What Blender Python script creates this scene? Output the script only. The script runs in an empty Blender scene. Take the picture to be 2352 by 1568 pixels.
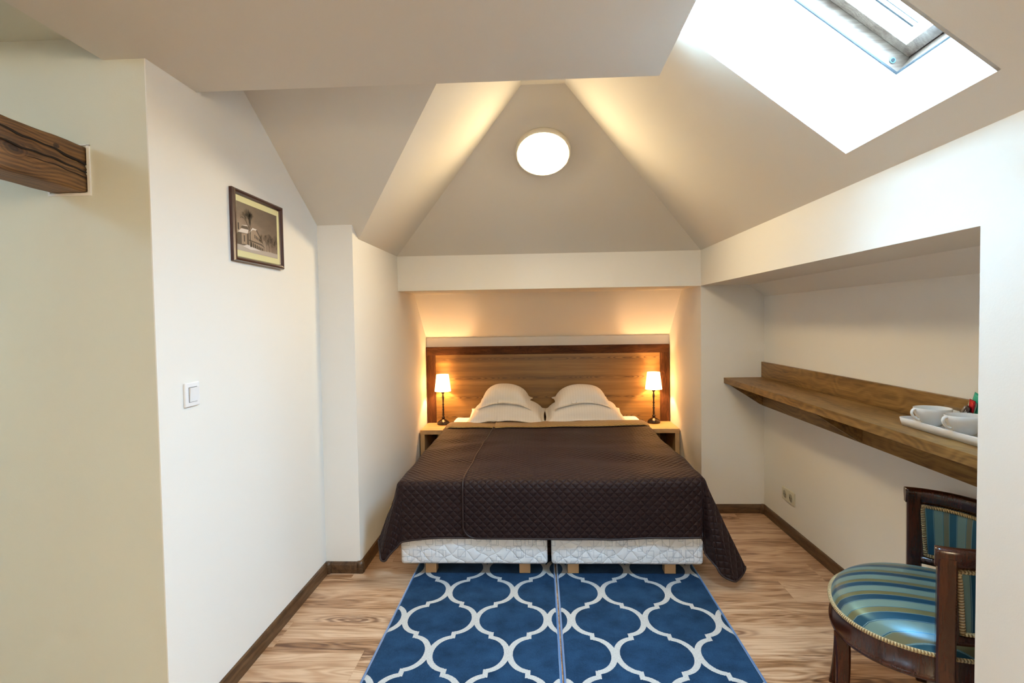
import bpy, bmesh, math, random
from math import sin, cos, pi, sqrt, radians as R
from mathutils import Vector, Matrix, noise as mnoise
random.seed(7)
sc = bpy.context.scene
COL = sc.collection

# ------------------------------------------------------------------ node helpers
class NB:
    def __init__(s, name):
        s.m = bpy.data.materials.new(name); s.m.use_nodes = True
        s.t = s.m.node_tree; s.t.nodes.clear()
        s.out = s.t.nodes.new('ShaderNodeOutputMaterial')
    def n(s, typ, ins=None, **props):
        d = s.t.nodes.new(typ)
        for k, v in props.items(): setattr(d, k, v)
        if ins:
            for k, v in ins.items():
                sock = d.inputs[k]
                if isinstance(v, bpy.types.NodeSocket): s.t.links.new(v, sock)
                else: sock.default_value = v
        return d
    def math(s, op, a, b=0.0, c=None, clamp=False):
        d = s.t.nodes.new('ShaderNodeMath'); d.operation = op; d.use_clamp = clamp
        for i, v in enumerate((a, b, c)):
            if v is None: continue
            if isinstance(v, bpy.types.NodeSocket): s.t.links.new(v, d.inputs[i])
            else: d.inputs[i].default_value = v
        return d.outputs[0]
    def ramp(s, fac, stops, interp='LINEAR'):
        d = s.t.nodes.new('ShaderNodeValToRGB'); s.t.links.new(fac, d.inputs[0])
        cr = d.color_ramp; cr.interpolation = interp
        while len(cr.elements) > 1: cr.elements.remove(cr.elements[-1])
        cr.elements[0].position = stops[0][0]; cr.elements[0].color = (*stops[0][1], 1)
        for p, c in stops[1:]:
            e = cr.elements.new(p); e.color = (*c, 1)
        return d.outputs[0]
    def mix(s, fac, a, b, mode='MIX'):
        d = s.t.nodes.new('ShaderNodeMix'); d.data_type = 'RGBA'; d.blend_type = mode
        for k, v in ((0, fac), (6, a), (7, b)):
            if isinstance(v, bpy.types.NodeSocket): s.t.links.new(v, d.inputs[k])
            else: d.inputs[k].default_value = v if k == 0 else ((*v, 1) if len(v) == 3 else v)
        return d.outputs[2]
    def obj(s): return s.n('ShaderNodeTexCoord').outputs['Object']
    def uv(s): return s.n('ShaderNodeTexCoord').outputs['UV']
    def sep(s, v):
        d = s.n('ShaderNodeSeparateXYZ', {0: v}); return d.outputs
    def comb(s, x, y, z): return s.n('ShaderNodeCombineXYZ', {0: x, 1: y, 2: z}).outputs[0]
    def mapn(s, v, scale=(1, 1, 1), loc=(0, 0, 0), rot=(0, 0, 0)):
        return s.n('ShaderNodeMapping', {'Vector': v, 'Scale': scale, 'Location': loc, 'Rotation': rot}).outputs[0]
    def noise(s, v, scale, detail=3, rough=.5, dist=0):
        return s.n('ShaderNodeTexNoise', {'Vector': v, 'Scale': scale, 'Detail': detail, 'Roughness': rough, 'Distortion': dist}).outputs[0]
    def bump(s, h, strength=.3, dist=.01):
        return s.n('ShaderNodeBump', {'Height': h, 'Strength': strength, 'Distance': dist}).outputs[0]
    def bsdf(s, **ins):
        d = s.n('ShaderNodeBsdfPrincipled', {k.replace('_', ' '): (v if not (isinstance(v, tuple) and len(v) == 3 and 'olor' in k or isinstance(v, tuple) and k == 'Sheen_Tint') else (*v, 1)) for k, v in ins.items()})
        s.t.links.new(d.outputs[0], s.out.inputs[0]); return d

def simple(name, col, rough=.5, metal=0.0, **kw):
    b = NB(name); b.bsdf(Base_Color=col, Roughness=rough, Metallic=metal, **kw); return b.m

# ------------------------------------------------------------------ materials
def plaster(name, col):
    b = NB(name); o = b.obj()
    h = b.noise(o, 160, 3, .6); h2 = b.noise(o, 9, 2)
    hh = b.math('ADD', h, b.math('MULTIPLY', h2, .8))
    c = b.mix(b.math('MULTIPLY', b.noise(o, 1.3, 3), .10), col, (col[0]*.9, col[1]*.9, col[2]*.88))
    b.bsdf(Base_Color=c, Roughness=.75, Normal=b.bump(hh, .12, .002), Specular_IOR_Level=.25)
    return b.m
M = {}
M['wall'] = plaster('wall_paint', (.80, .775, .725))
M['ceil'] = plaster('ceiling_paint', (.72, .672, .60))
M['wall_cream'] = plaster('cream_wall_paint', (.66, .645, .54))
M['shaft'] = plaster('reveal_paint', (.88, .88, .86))

def wood(name, dark, mid, light, axis=0, gs=1.0, rough=.45, figure=.5, cross=1, knots=0, coat=0, bumpk=.15, spec=.4):
    """grain along axis; cross = the axis across which the figure shows"""
    b = NB(name); o = b.obj()
    x, y, z = b.sep(o)[0:3]; ax = [x, y, z]
    g = ax[axis]; rest = [i for i in range(3) if i != axis]
    c1, c2 = ax[rest[0]], ax[rest[1]]
    v = b.comb(b.math('MULTIPLY', g, 1.0*gs), b.math('MULTIPLY', c1, 9*gs), b.math('MULTIPLY', c2, 9*gs))
    warp = b.noise(b.comb(b.math('MULTIPLY', g, 1.6*gs), b.math('MULTIPLY', c1, 3.5*gs), b.math('MULTIPLY', c2, 3.5*gs)), 1.5, 2, .5)
    base = b.noise(v, 2.0, 5, .6, .6)
    fine = b.noise(b.comb(b.math('MULTIPLY', g, 6*gs), b.math('MULTIPLY', c1, 190*gs), b.math('MULTIPLY', c2, 190*gs)), 1.0, 3, .6)
    rings = b.math('SINE', b.math('MULTIPLY', b.math('ADD', b.math('MULTIPLY', warp, 2.2), b.math('ADD', b.math('MULTIPLY', c1, 5*gs), b.math('MULTIPLY', c2, 5*gs))), 34))
    fac = b.math('ADD', b.math('MULTIPLY', base, 1.0), b.math('ADD', b.math('MULTIPLY', rings, .10*figure), b.math('MULTIPLY', b.math('SUBTRACT', fine, .5), .55)))
    col = b.ramp(fac, [(.25, dark), (.5, mid), (.78, light)])
    if knots:
        vd = b.n('ShaderNodeTexVoronoi', {'Vector': b.comb(b.math('MULTIPLY', g, 1.6), b.math('MULTIPLY', c1, 5), b.math('MULTIPLY', c2, 5)), 'Scale': knots}).outputs['Distance']
        k = b.ramp(vd, [(.02, (0, 0, 0)), (.12, (.55, .55, .55)), (.2, (1, 1, 1))])
        col = b.mix(.75, col, k, 'MULTIPLY')
    b.bsdf(Base_Color=col, Roughness=rough, Normal=b.bump(fac, bumpk, .002), Specular_IOR_Level=spec, Coat_Weight=coat, Coat_Roughness=.2)
    return b.m
OAK = ((.20, .105, .035), (.36, .20, .075), (.50, .30, .125))
M['oak_x'] = wood('oak_laminate', *OAK, axis=0, figure=1)
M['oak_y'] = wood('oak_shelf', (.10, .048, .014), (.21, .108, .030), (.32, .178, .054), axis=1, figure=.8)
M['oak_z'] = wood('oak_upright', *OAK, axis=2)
M['desk_under'] = wood('oak_shelf_apron', (.10, .048, .014), (.21, .108, .030), (.32, .178, .054), axis=1, figure=.8)  # same tones as the shelf oak, for apron and brackets
NS = ((.38, .22, .095), (.50, .31, .14), (.60, .39, .19))
M['ns_x'] = wood('light_oak', *NS, axis=0)
M['ns_z'] = wood('light_oak_upright', *NS, axis=2)
M['frame_x'] = wood('smoked_oak', (.028, .009, .003), (.070, .025, .008), (.13, .048, .015), axis=0, gs=1.6, knots=1.3, figure=.6, rough=.6, spec=.15)
M['frame_z'] = wood('smoked_oak_upright', (.028, .009, .003), (.070, .025, .008), (.13, .048, .015), axis=2, gs=1.6, knots=1.3, figure=.6, rough=.6, spec=.15)
M['base_x'] = wood('walnut_skirting', (.035, .016, .007), (.085, .042, .018), (.15, .08, .036), axis=0, gs=2, rough=.35)
M['base_y'] = wood('walnut_skirting_side', (.035, .016, .007), (.085, .042, .018), (.15, .08, .036), axis=1, gs=2, rough=.35)
M['mahog'] = wood('mahogany_varnish', (.018, .004, .0015), (.038, .008, .003), (.060, .014, .005), axis=2, gs=2, rough=.22, figure=.2, coat=.3, bumpk=.02)
M['leg_wood'] = simple('pale_beech', (.48, .30, .15), .5)
M['pine'] = wood('white_glazed_pine', (.085, .050, .032), (.15, .100, .070), (.22, .16, .12), axis=0, gs=1.5, rough=.4)

# timber beam
def timber_mat():
    b = NB('old_timber'); o = b.obj(); x, y, z = b.sep(o)[0:3]
    # ring distance with a knot pulling the grain round it
    def knot(ky, kz, ry, rz):
        dy = b.math('DIVIDE', b.math('SUBTRACT', y, ky), ry); dz = b.math('DIVIDE', b.math('SUBTRACT', z, kz), rz)
        return b.math('SQRT', b.math('ADD', b.math('MULTIPLY', dy, dy), b.math('MULTIPLY', dz, dz)))
    k1 = knot(1.548, 1.918, .040, .022); k2 = knot(1.689, 1.966, .012, .008)
    push = b.math('MULTIPLY', b.math('POWER', 2.718, b.math('MULTIPLY', b.math('MULTIPLY', k1, k1), -.22)), b.math('MULTIPLY', b.math('DIVIDE', b.math('SUBTRACT', z, 1.918), .012), 1.0))
    push = b.math('MULTIPLY', b.math('MAXIMUM', b.math('MINIMUM', push, 1), -1), .020)
    zz = b.math('ADD', b.math('ADD', z, b.math('MULTIPLY', push, -1)), b.math('MULTIPLY', b.noise(b.comb(b.math('MULTIPLY', x, 3), b.math('MULTIPLY', y, 2.0), b.math('MULTIPLY', z, 3)), 1.8, 2), .055))
    lin = b.math('SINE', b.math('MULTIPLY', b.math('ADD', zz, b.math('MULTIPLY', x, .7)), 520))
    rk = b.math('SINE', b.math('MULTIPLY', k1, 17))
    ins = b.math('LESS_THAN', k1, 1.15)
    s = b.math('ADD', b.math('MULTIPLY', lin, b.math('SUBTRACT', 1, ins)), b.math('MULTIPLY', rk, ins))
    fine = b.noise(b.comb(b.math('MULTIPLY', y, 8), b.math('MULTIPLY', z, 160), b.math('MULTIPLY', x, 160)), 1, 4, .65)
    big = b.noise(b.comb(b.math('MULTIPLY', y, 3), b.math('MULTIPLY', z, 14), b.math('MULTIPLY', x, 14)), 1.2, 3)
    fac = b.math('ADD', b.math('ADD', b.math('MULTIPLY', s, .085), b.math('MULTIPLY', fine, .62)), b.math('MULTIPLY', big, .55))
    col = b.ramp(fac, [(.30, (.030, .010, .003)), (.50, (.095, .038, .009)), (.68, (.19, .083, .020)), (.90, (.30, .145, .042))])
    kc = b.ramp(k1, [(.0, (.25, .2, .2)), (.5, (.45, .4, .4)), (1.0, (1, 1, 1))])
    col = b.mix(1, col, kc, 'MULTIPLY')
    kc2 = b.ramp(k2, [(.0, (.1, .1, .1)), (.9, (.35, .3, .3)), (1.2, (1, 1, 1))])
    col = b.mix(1, col, kc2, 'MULTIPLY')
    b.bsdf(Base_Color=col, Roughness=.55, Normal=b.bump(fac, .5, .004))
    return b.m
M['timber'] = timber_mat()
M['crack'] = simple('deep_crack', (.012, .006, .003), .9)

# floor planks
def floor_mat():
    b = NB('laminate_planks'); o = b.obj(); x, y, z = b.sep(o)[0:3]
    seed = b.n('ShaderNodeAttribute', attribute_name='seed').outputs['Fac']
    off = b.math('MULTIPLY', seed, 37.0)
    v1 = b.comb(b.math('ADD', b.math('MULTIPLY', x, 1.1), off), b.math('MULTIPLY', y, 7.5), off)
    warp = b.noise(v1, 1.3, 2, .45)
    figure = b.math('SINE', b.math('MULTIPLY', b.math('ADD', b.math('MULTIPLY', warp, 2.6), b.math('MULTIPLY', y, 3.0)), 30))
    streak = b.noise(b.comb(b.math('ADD', b.math('MULTIPLY', x, .75), off), b.math('MULTIPLY', y, 7.0), off), 1.5, 6, .62, .9)
    fine = b.noise(b.comb(b.math('MULTIPLY', x, 7), b.math('MULTIPLY', y, 150), off), 1, 3, .6)
    fac = b.math('ADD', b.math('ADD', b.math('MULTIPLY', streak, 1.25), b.math('MULTIPLY', figure, .075)), b.math('MULTIPLY', fine, .22))
    fac = b.math('ADD', fac, b.math('MULTIPLY', b.math('SUBTRACT', seed, .5), .10))
    col = b.ramp(fac, [(.40, (.125, .050, .020)), (.57, (.29, .145, .066)), (.71, (.46, .265, .145)), (.93, (.63, .42, .265))])
    kv = b.n('ShaderNodeTexVoronoi', {'Vector': b.comb(b.math('ADD', b.math('MULTIPLY', x, 1.7), off), b.math('MULTIPLY', y, 7.0), off), 'Scale': 1.0, 'Randomness': 1.0})
    kd = b.math('ADD', kv.outputs['Distance'], b.math('MULTIPLY', b.math('SUBTRACT', streak, .5), .35))
    fall = b.math('SUBTRACT', 1, b.math('DIVIDE', kd, .42), clamp=True)
    kr = b.math('MULTIPLY', b.math('ADD', b.math('SINE', b.math('MULTIPLY', kd, 62)), 1.15), b.math('MULTIPLY', fall, .85))
    core = b.math('MULTIPLY', b.math('LESS_THAN', kd, .035), .0)
    sel = b.math('GREATER_THAN', b.sep(kv.outputs['Color'])[0], .42)
    dark = b.math('MULTIPLY', sel, b.math('MINIMUM', kr, .9))
    col = b.mix(dark, col, b.mix(1, col, (.30, .20, .15), 'MULTIPLY'))
    b.bsdf(Base_Color=col, Roughness=b.math('ADD', .26, b.math('MULTIPLY', fine, .16)), Normal=b.bump(fac, .10, .001), Specular_IOR_Level=.5)
    return b.m
M['floor'] = floor_mat()

# rug trellis
def rug_mat(name, nx, ny):
    b = NB(name); o = b.obj(); x, y, z = b.sep(o)[0:3]
    A, B, w = .170, .280, .0130
    wob = b.math('MULTIPLY', b.math('SUBTRACT', b.noise(o, 260, 2), .5), .004)
    x = b.math('ADD', x, wob); y = b.math('ADD', y, wob)
    X = b.math('PINGPONG', b.math('ADD', b.math('SUBTRACT', x, nx), A*40), A)
    Y = b.math('PINGPONG', b.math('ADD', b.math('SUBTRACT', y, ny), B*40), B)
    far = b.math('GREATER_THAN', X, A/2)
    X1 = b.math('ADD', b.math('MULTIPLY', far, b.math('SUBTRACT', A, b.math('MULTIPLY', X, 2))), X)
    Y1 = b.math('ADD', b.math('MULTIPLY', far, b.math('SUBTRACT', B, b.math('MULTIPLY', Y, 2))), Y)
    ea, eb = A/2 + .004, B/2 - .016
    # ellipse centred (A/2, 0), shifted so neighbouring bands share a neck
    dx = b.math('SUBTRACT', X1, A/2 + .011)
    F = b.math('SUBTRACT', b.math('ADD', b.math('POWER', b.math('DIVIDE', b.math('ABSOLUTE', dx), ea), 2), b.math('POWER', b.math('DIVIDE', b.math('ABSOLUTE', Y1), eb), 2)), 1)
    G = b.math('MULTIPLY', b.math('SQRT', b.math('ADD', b.math('POWER', b.math('DIVIDE', dx, ea*ea), 2), b.math('POWER', b.math('DIVIDE', Y1, eb*eb), 2))), 2)
    d = b.math('ABSOLUTE', b.math('DIVIDE', F, G))
    line = b.math('LESS_THAN', d, w)
    # notch: short upright joining the two halves
    n1 = b.math('LESS_THAN', b.math('ABSOLUTE', b.math('SUBTRACT', X, A/2)), .0105)
    n2 = b.math('LESS_THAN', b.math('ABSOLUTE', b.math('SUBTRACT', Y, B/2)), .0265)
    m = b.math('MAXIMUM', line, b.math('MULTIPLY', n1, n2))
    pile = b.noise(b.mapn(o, (420, 160, 420)), 1, 2, .6); big = b.noise(o, 9, 3, .6)
    blue = b.ramp(b.math('ADD', b.math('MULTIPLY', big, .75), b.math('MULTIPLY', pile, .55)), [(.42, (.004, .018, .046)), (.88, (.018, .060, .132))])
    grey = b.ramp(pile, [(.3, (.40, .385, .36)), (.7, (.56, .545, .52))])
    col = b.mix(m, blue, grey)
    h = b.math('ADD', b.math('MULTIPLY', pile, .5), b.math('MULTIPLY', m, -.3))
    b.bsdf(Base_Color=col, Roughness=.9, Normal=b.bump(h, .5, .004), Sheen_Weight=.12, Sheen_Roughness=.4, Sheen_Tint=(.45, .65, 1), Specular_IOR_Level=.1)
    return b.m
M['rugL'] = rug_mat('rug_trellis_left', -.320, 2.675)
M['rugR'] = rug_mat('rug_trellis_right', .131, 2.675)
M['rug_edge'] = simple('rug_binding', (.05, .14, .32), .8, Sheen_Weight=.6)

# quilted fabric in cloth UVs (metres)
def quilt_mat(name, col, col2, rough=.55, sheen=.04):
    b = NB(name); u = b.sep(b.uv()); x, y = u[0], u[1]
    p = .046
    s1 = b.math('ABSOLUTE', b.math('SINE', b.math('MULTIPLY', b.math('ADD', x, y), pi/p)))
    s2 = b.math('ABSOLUTE', b.math('SINE', b.math('MULTIPLY', b.math('SUBTRACT', x, y), pi/p)))
    h = b.math('POWER', b.math('MINIMUM', s1, s2), .55)
    wr = b.noise(b.comb(b.math('MULTIPLY', x, 60), b.math('MULTIPLY', y, 60), 0), 1, 2)
    hh = b.math('ADD', h, b.math('MULTIPLY', wr, .12))
    seam = b.ramp(h, [(.0, (.55, .55, .55)), (.35, (1, 1, 1))])
    b.bsdf(Base_Color=b.mix(1, b.mix(b.noise(b.obj(), 3, 2), col, col2), seam, 'MULTIPLY'), Roughness=rough, Normal=b.bump(hh, .8, .006),
           Sheen_Weight=sheen, Sheen_Roughness=.5, Sheen_Tint=(.9, .7, .8), Specular_IOR_Level=.18)
    return b.m
M['quilt'] = quilt_mat('brown_quilting', (.017, .0062, .0052), (.021, .0078, .0066))
M['gold'] = quilt_mat('gold_quilting', (.40, .26, .085), (.44, .29, .10), .6, .2)
M['piping'] = simple('brown_piping', (.022, .009, .008), .5)

def linen(name, col):
    b = NB(name); o = b.obj()
    st = b.math('SINE', b.math('MULTIPLY', b.sep(b.uv())[0], 2*pi/.022))
    h = b.math('ADD', b.math('MULTIPLY', st, .15), b.noise(o, 22, 3))
    c = b.mix(b.math('MULTIPLY', b.math('ADD', st, 1), .5), col, (col[0]*.96, col[1]*.955, col[2]*.95))
    b.bsdf(Base_Color=c, Roughness=.8, Normal=b.bump(h, .35, .006), Sheen_Weight=.15)
    return b.m
M['linen'] = linen('white_cotton', (.84, .82, .79))

def mattress_mat():
    b = NB('mattress_ticking'); o = b.obj(); x, y, z = b.sep(o)[0:3]
    q = b.math('ADD', x, y)
    def squares(scale, ox, oz, size, seed):
        cx = b.math('DIVIDE', b.math('ADD', q, ox + 10), scale); cz = b.math('DIVIDE', b.math('ADD', z, oz), scale)
        ix, iz = b.math('FLOOR', cx), b.math('FLOOR', cz)
        rn = b.n('ShaderNodeTexWhiteNoise', {'Vector': b.comb(ix, iz, seed)}).outputs['Value']
        fx = b.math('ABSOLUTE', b.math('SUBTRACT', b.math('FRACT', cx), .5)); fz = b.math('ABSOLUTE', b.math('SUBTRACT', b.math('FRACT', cz), .5))
        d = b.math('MAXIMUM', fx, fz)
        ln = b.math('LESS_THAN', b.math('ABSOLUTE', b.math('SUBTRACT', d, size)), .0014/scale)
        return b.math('MULTIPLY', ln, b.math('GREATER_THAN', rn, .60))
    m = b.math('MAXIMUM', squares(.062, 0, .01, .33, 1), squares(.071, .03, .036, .27, 2))
    m = b.math('MAXIMUM', m, squares(.055, .012, .022, .22, 5))
    w = b.math('SINE', b.math('MULTIPLY', q, 2*pi/.13))
    l1 = b.math('ABSOLUTE', b.math('SINE', b.math('ADD', b.math('MULTIPLY', b.math('ADD', q, b.math('MULTIPLY', z, 1.1)), pi/.082), b.math('MULTIPLY', w, .5))))
    l2 = b.math('ABSOLUTE', b.math('SINE', b.math('ADD', b.math('MULTIPLY', b.math('SUBTRACT', q, b.math('MULTIPLY', z, 1.1)), pi/.082), b.math('MULTIPLY', w, -.5))))
    h = b.math('POWER', b.math('MINIMUM', l1, l2), .4)
    c = b.mix(b.math('MULTIPLY', m, .75), (.78, .79, .80), (.38, .42, .47))
    b.bsdf(Base_Color=c, Roughness=.6, Normal=b.bump(h, .7, .006), Sheen_Weight=.1)
    return b.m
M['mattress'] = mattress_mat()

def stripe_mat():
    b = NB('striped_satin'); u = b.sep(b.uv()); p = .092
    f = b.math('FRACT', b.math('ADD', b.math('DIVIDE', u[0], p), 20.35))
    teal, olive, navy, line = (.13, .18, .145), (.125, .100, .032), (.007, .034, .062), (.19, .25, .23)
    col = b.ramp(f, [(0, teal), (.30, line), (.32, navy), (.335, teal), (.35, olive), (.58, line), (.605, navy), (.90, line), (.925, navy), (.945, teal)], 'CONSTANT')
    dots = b.math('GREATER_THAN', b.math('SINE', b.math('MULTIPLY', u[1], 2*pi/.0035)), 0)
    isl = b.math('MAXIMUM', b.math('COMPARE', f, .31, .009), b.math('MAXIMUM', b.math('COMPARE', f, .5925, .010), b.math('COMPARE', f, .912, .010)))
    col = b.mix(b.math('MULTIPLY', isl, dots), col, (.03, .10, .17))
    thr = b.noise(b.comb(b.math('MULTIPLY', u[0], 900), b.math('MULTIPLY', u[1], 60), 0), 1, 2)
    b.bsdf(Base_Color=col, Roughness=.36, Normal=b.bump(thr, .08, .001), Sheen_Weight=.25, Sheen_Roughness=.3, Sheen_Tint=(.15, .55, 1), Specular_IOR_Level=.9, Specular_Tint=(.25, .7, 1, 1))
    return b.m
M['stripe'] = stripe_mat()
def gimp_mat():
    b = NB('gold_gimp'); u = b.sep(b.uv())
    s = b.math('SINE', b.math('MULTIPLY', u[0], 2*pi/.0085)); s2 = b.math('SINE', b.math('ADD', b.math('MULTIPLY', u[0], 2*pi/.0085), b.math('MULTIPLY', u[1], 9)))
    h = b.math('ADD', s, s2)
    c = b.ramp(b.math('ADD', b.math('MULTIPLY', h, .25), .5), [(.1, (.22, .13, .045)), (.7, (.62, .47, .25))])
    b.bsdf(Base_Color=c, Roughness=.55, Normal=b.bump(h, .8, .003))
    return b.m
M['gimp'] = gimp_mat()
M['porcelain'] = simple('white_porcelain', (.82, .82, .80), .12, Coat_Weight=.4)
M['tray'] = simple('white_melamine', (.78, .79, .80), .3)
M['plastic'] = simple('white_plastic', (.80, .81, .82), .3)
M['plastic_cream'] = simple('cream_plastic', (.66, .62, .48), .35)
M['gap'] = simple('dark_gap', (.02, .02, .02), .8)
M['bronze'] = simple('dark_bronze', (.055, .038, .030), .22, .85)
M['black'] = simple('black_cable', (.01, .01, .01), .5)
M['pframe'] = simple('picture_frame_lacquer', (.050, .014, .010), .25, Coat_Weight=.4)
M['mat'] = simple('cream_mat_board', (.66, .62, .34), .7)
M['rim'] = simple('lamp_rim_cream', (.75, .70, .60), .4)
M['green'] = simple('green_foil', (.03, .40, .25), .35)
M['mint'] = simple('mint_paper', (.45, .72, .55), .5)
M['red'] = simple('red_foil', (.45, .01, .02), .2, .4)
M['coffee'] = simple('dark_brown_sachet', (.035, .015, .012), .3)
M['kraft'] = simple('taupe_sachet', (.28, .22, .17), .4)
M['ink_w'] = simple('white_ink', (.8, .8, .8), .6)
M['ink_g'] = simple('green_ink', (.02, .25, .15), .6)
M['paper'] = simple('white_paper', (.8, .78, .76), .6)
M['seal'] = simple('grey_seal', (.018, .022, .026), .6)
M['bluecap'] = simple('pale_blue_plastic', (.10, .20, .27), .35)

def glass_mat():
    b = NB('clear_glass')
    tr = b.n('ShaderNodeBsdfTransparent', {'Color': (.97, .985, 1, 1)}); gl = b.n('ShaderNodeBsdfGlossy', {'Roughness': .02})
    lw = b.n('ShaderNodeLayerWeight', {'Blend': .25})
    mx = b.n('ShaderNodeMixShader', {0: b.math('ADD', b.math('MULTIPLY', lw.outputs['Facing'], .22), .02), 1: tr.outputs[0], 2: gl.outputs[0]})
    b.t.links.new(mx.outputs[0], b.out.inputs[0]); return b.m
M['glass'] = glass_mat()
def emis(name, col, s):
    b = NB(name); e = b.n('ShaderNodeEmission', {'Color': (*col, 1), 'Strength': s}); b.t.links.new(e.outputs[0], b.out.inputs[0]); return b.m
def shade_mat():
    b = NB('lit_lamp_shade'); u = b.sep(b.uv())
    pl = b.math('SINE', b.math('MULTIPLY', u[0], 2*pi*22))
    d = b.n('ShaderNodeBsdfPrincipled', {'Base Color': (.85, .8, .72, 1), 'Roughness': .8, 'Normal': b.bump(pl, .3, .002), 'Emission Color': (1, .50, .15, 1), 'Emission Strength': 11})
    b.t.links.new(d.outputs[0], b.out.inputs[0]); return b.m
M['shade'] = shade_mat()
M['lamp_glass'] = emis('lit_opal_diffuser', (1, .78, .44), 68.0)

# ------------------------------------------------------------------ mesh helpers
def link(name, me, mat=None, parent=None):
    o = bpy.data.objects.new(name, me); COL.objects.link(o)
    for m in ([mat] if not isinstance(mat, (list, tuple)) else mat):
        if m is not None: me.materials.append(m)
    if parent: o.parent = parent
    return o
def finish(bm, name, mat, parent=None, smooth=False, recalc=True):
    if recalc: bmesh.ops.recalc_face_normals(bm, faces=bm.faces)
    me = bpy.data.meshes.new(name); bm.to_mesh(me); bm.free()
    if smooth:
        for p in me.polygons: p.use_smooth = True
    return link(name, me, mat, parent)
def tag(o, label=None, cat=None, group=None, kind=None):
    if label: o['label'] = label
    if cat: o['category'] = cat
    if group: o['group'] = group
    if kind: o['kind'] = kind
    return o
def empty(name, loc, rz=0.0, label=None, cat=None, group=None):
    o = bpy.data.objects.new(name, None); COL.objects.link(o); o.location = loc; o.rotation_euler = (0, 0, rz); o.empty_display_size = .1
    return tag(o, label, cat, group)
def add_box(bm, a, b):
    (x0, y0, z0), (x1, y1, z1) = a, b
    v = [bm.verts.new(p) for p in ((x0,y0,z0),(x1,y0,z0),(x1,y1,z0),(x0,y1,z0),(x0,y0,z1),(x1,y0,z1),(x1,y1,z1),(x0,y1,z1))]
    for f in ((0,3,2,1),(4,5,6,7),(0,1,5,4),(1,2,6,5),(2,3,7,6),(3,0,4,7)): bm.faces.new([v[i] for i in f])
def bevel(bm, w, seg=2, ang=.6):
    e = [e for e in bm.edges if len(e.link_faces) == 2 and e.calc_face_angle(0) > ang]
    bmesh.ops.bevel(bm, geom=e, offset=w, segments=seg, profile=.5, affect='EDGES', clamp_overlap=True)
def box(name, a, b, mat, parent=None, bev=0, seg=2):
    bm = bmesh.new(); add_box(bm, a, b)
    bmesh.ops.recalc_face_normals(bm, faces=bm.faces)
    if bev: bevel(bm, bev, seg)
    return finish(bm, name, mat, parent, smooth=False)
def add_prism(bm, pts, vec):
    vec = Vector(vec); a = [bm.verts.new(p) for p in pts]; b = [bm.verts.new(Vector(p)+vec) for p in pts]
    bm.faces.new(a); bm.faces.new(b[::-1])
    for i in range(len(a)):
        j = (i+1) % len(a); bm.faces.new((a[i], b[i], b[j], a[j]))
def prism(name, pts, vec, mat, parent=None):
    bm = bmesh.new(); add_prism(bm, pts, vec); return finish(bm, name, mat, parent)
def S(o): o['kind'] = 'structure'; return o
def add_tube(bm, path, r, seg=10, closed=False, flat=1.0, up=(0, 0, 1), uvl=None, cap=True):
    """sweep a circle along path; r float or list; flat squashes along the binormal"""
    P = [Vector(p) for p in path]; n = len(P); rings = []; up = Vector(up); L = 0; Ls = []
    for i in range(n):
        if i: L += (P[i]-P[i-1]).length
        Ls.append(L)
        if closed: t = P[(i+1) % n]-P[i-1]
        else: t = P[min(i+1, n-1)]-P[max(i-1, 0)]
        t.normalize(); s = t.cross(up)
        if s.length < 1e-4: s = t.cross(Vector((1, 0, 0)))
        s.normalize(); w = s.cross(t).normalized()
        rr = r[i] if isinstance(r, (list, tuple)) else r
        rings.append([bm.verts.new(P[i]+s*cos(2*pi*k/seg)*rr+w*sin(2*pi*k/seg)*rr*flat) for k in range(seg)])
    for i in range(n if closed else n-1):
        a, b = rings[i], rings[(i+1) % n]
        for k in range(seg):
            f = bm.faces.new((a[k], a[(k+1) % seg], b[(k+1) % seg], b[k])); f.smooth = True
            if uvl:
                l1 = Ls[i]; l2 = Ls[i+1] if i+1 < n else L+(P[0]-P[-1]).length
                for lp, (uu, vv) in zip(f.loops, ((l1, k/seg), (l1, (k+1)/seg), (l2, (k+1)/seg), (l2, k/seg))): lp[uvl].uv = (uu, vv)
    if cap and not closed: bm.faces.new(rings[0][::-1]); bm.faces.new(rings[-1])
def add_lathe(bm, prof, c=(0, 0, 0), seg=40, uvl=None):
    c = Vector(c); rings = []
    for r, z in prof:
        rings.append([bm.verts.new(c+Vector((r*cos(2*pi*k/seg), r*sin(2*pi*k/seg), z))) for k in range(seg)] if r > 1e-6 else [bm.verts.new(c+Vector((0, 0, z)))])
    for i in range(len(rings)-1):
        a, b = rings[i], rings[i+1]
        for k in range(seg):
            k2 = (k+1) % seg
            if len(a) == 1 and len(b) == 1: continue
            if len(a) == 1: f = bm.faces.new((a[0], b[k2], b[k]))
            elif len(b) == 1: f = bm.faces.new((a[k], a[k2], b[0]))
            else:
                f = bm.faces.new((a[k], a[k2], b[k2], b[k]))
                if uvl:
                    for lp, uu in zip(f.loops, ((k/seg, i), ((k+1)/seg, i), ((k+1)/seg, i+1), (k/seg, i+1))): lp[uvl].uv = uu
            f.smooth = True
def lathe(name, prof, c, mat, parent=None, seg=40):
    bm = bmesh.new(); uvl = bm.loops.layers.uv.new('UVMap'); add_lathe(bm, prof, c, seg, uvl); return finish(bm, name, mat, parent)
def tube(name, path, r, mat, parent=None, **k):
    bm = bmesh.new(); uvl = bm.loops.layers.uv.new('UVMap'); add_tube(bm, path, r, uvl=uvl, **k); return finish(bm, name, mat, parent)
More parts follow.
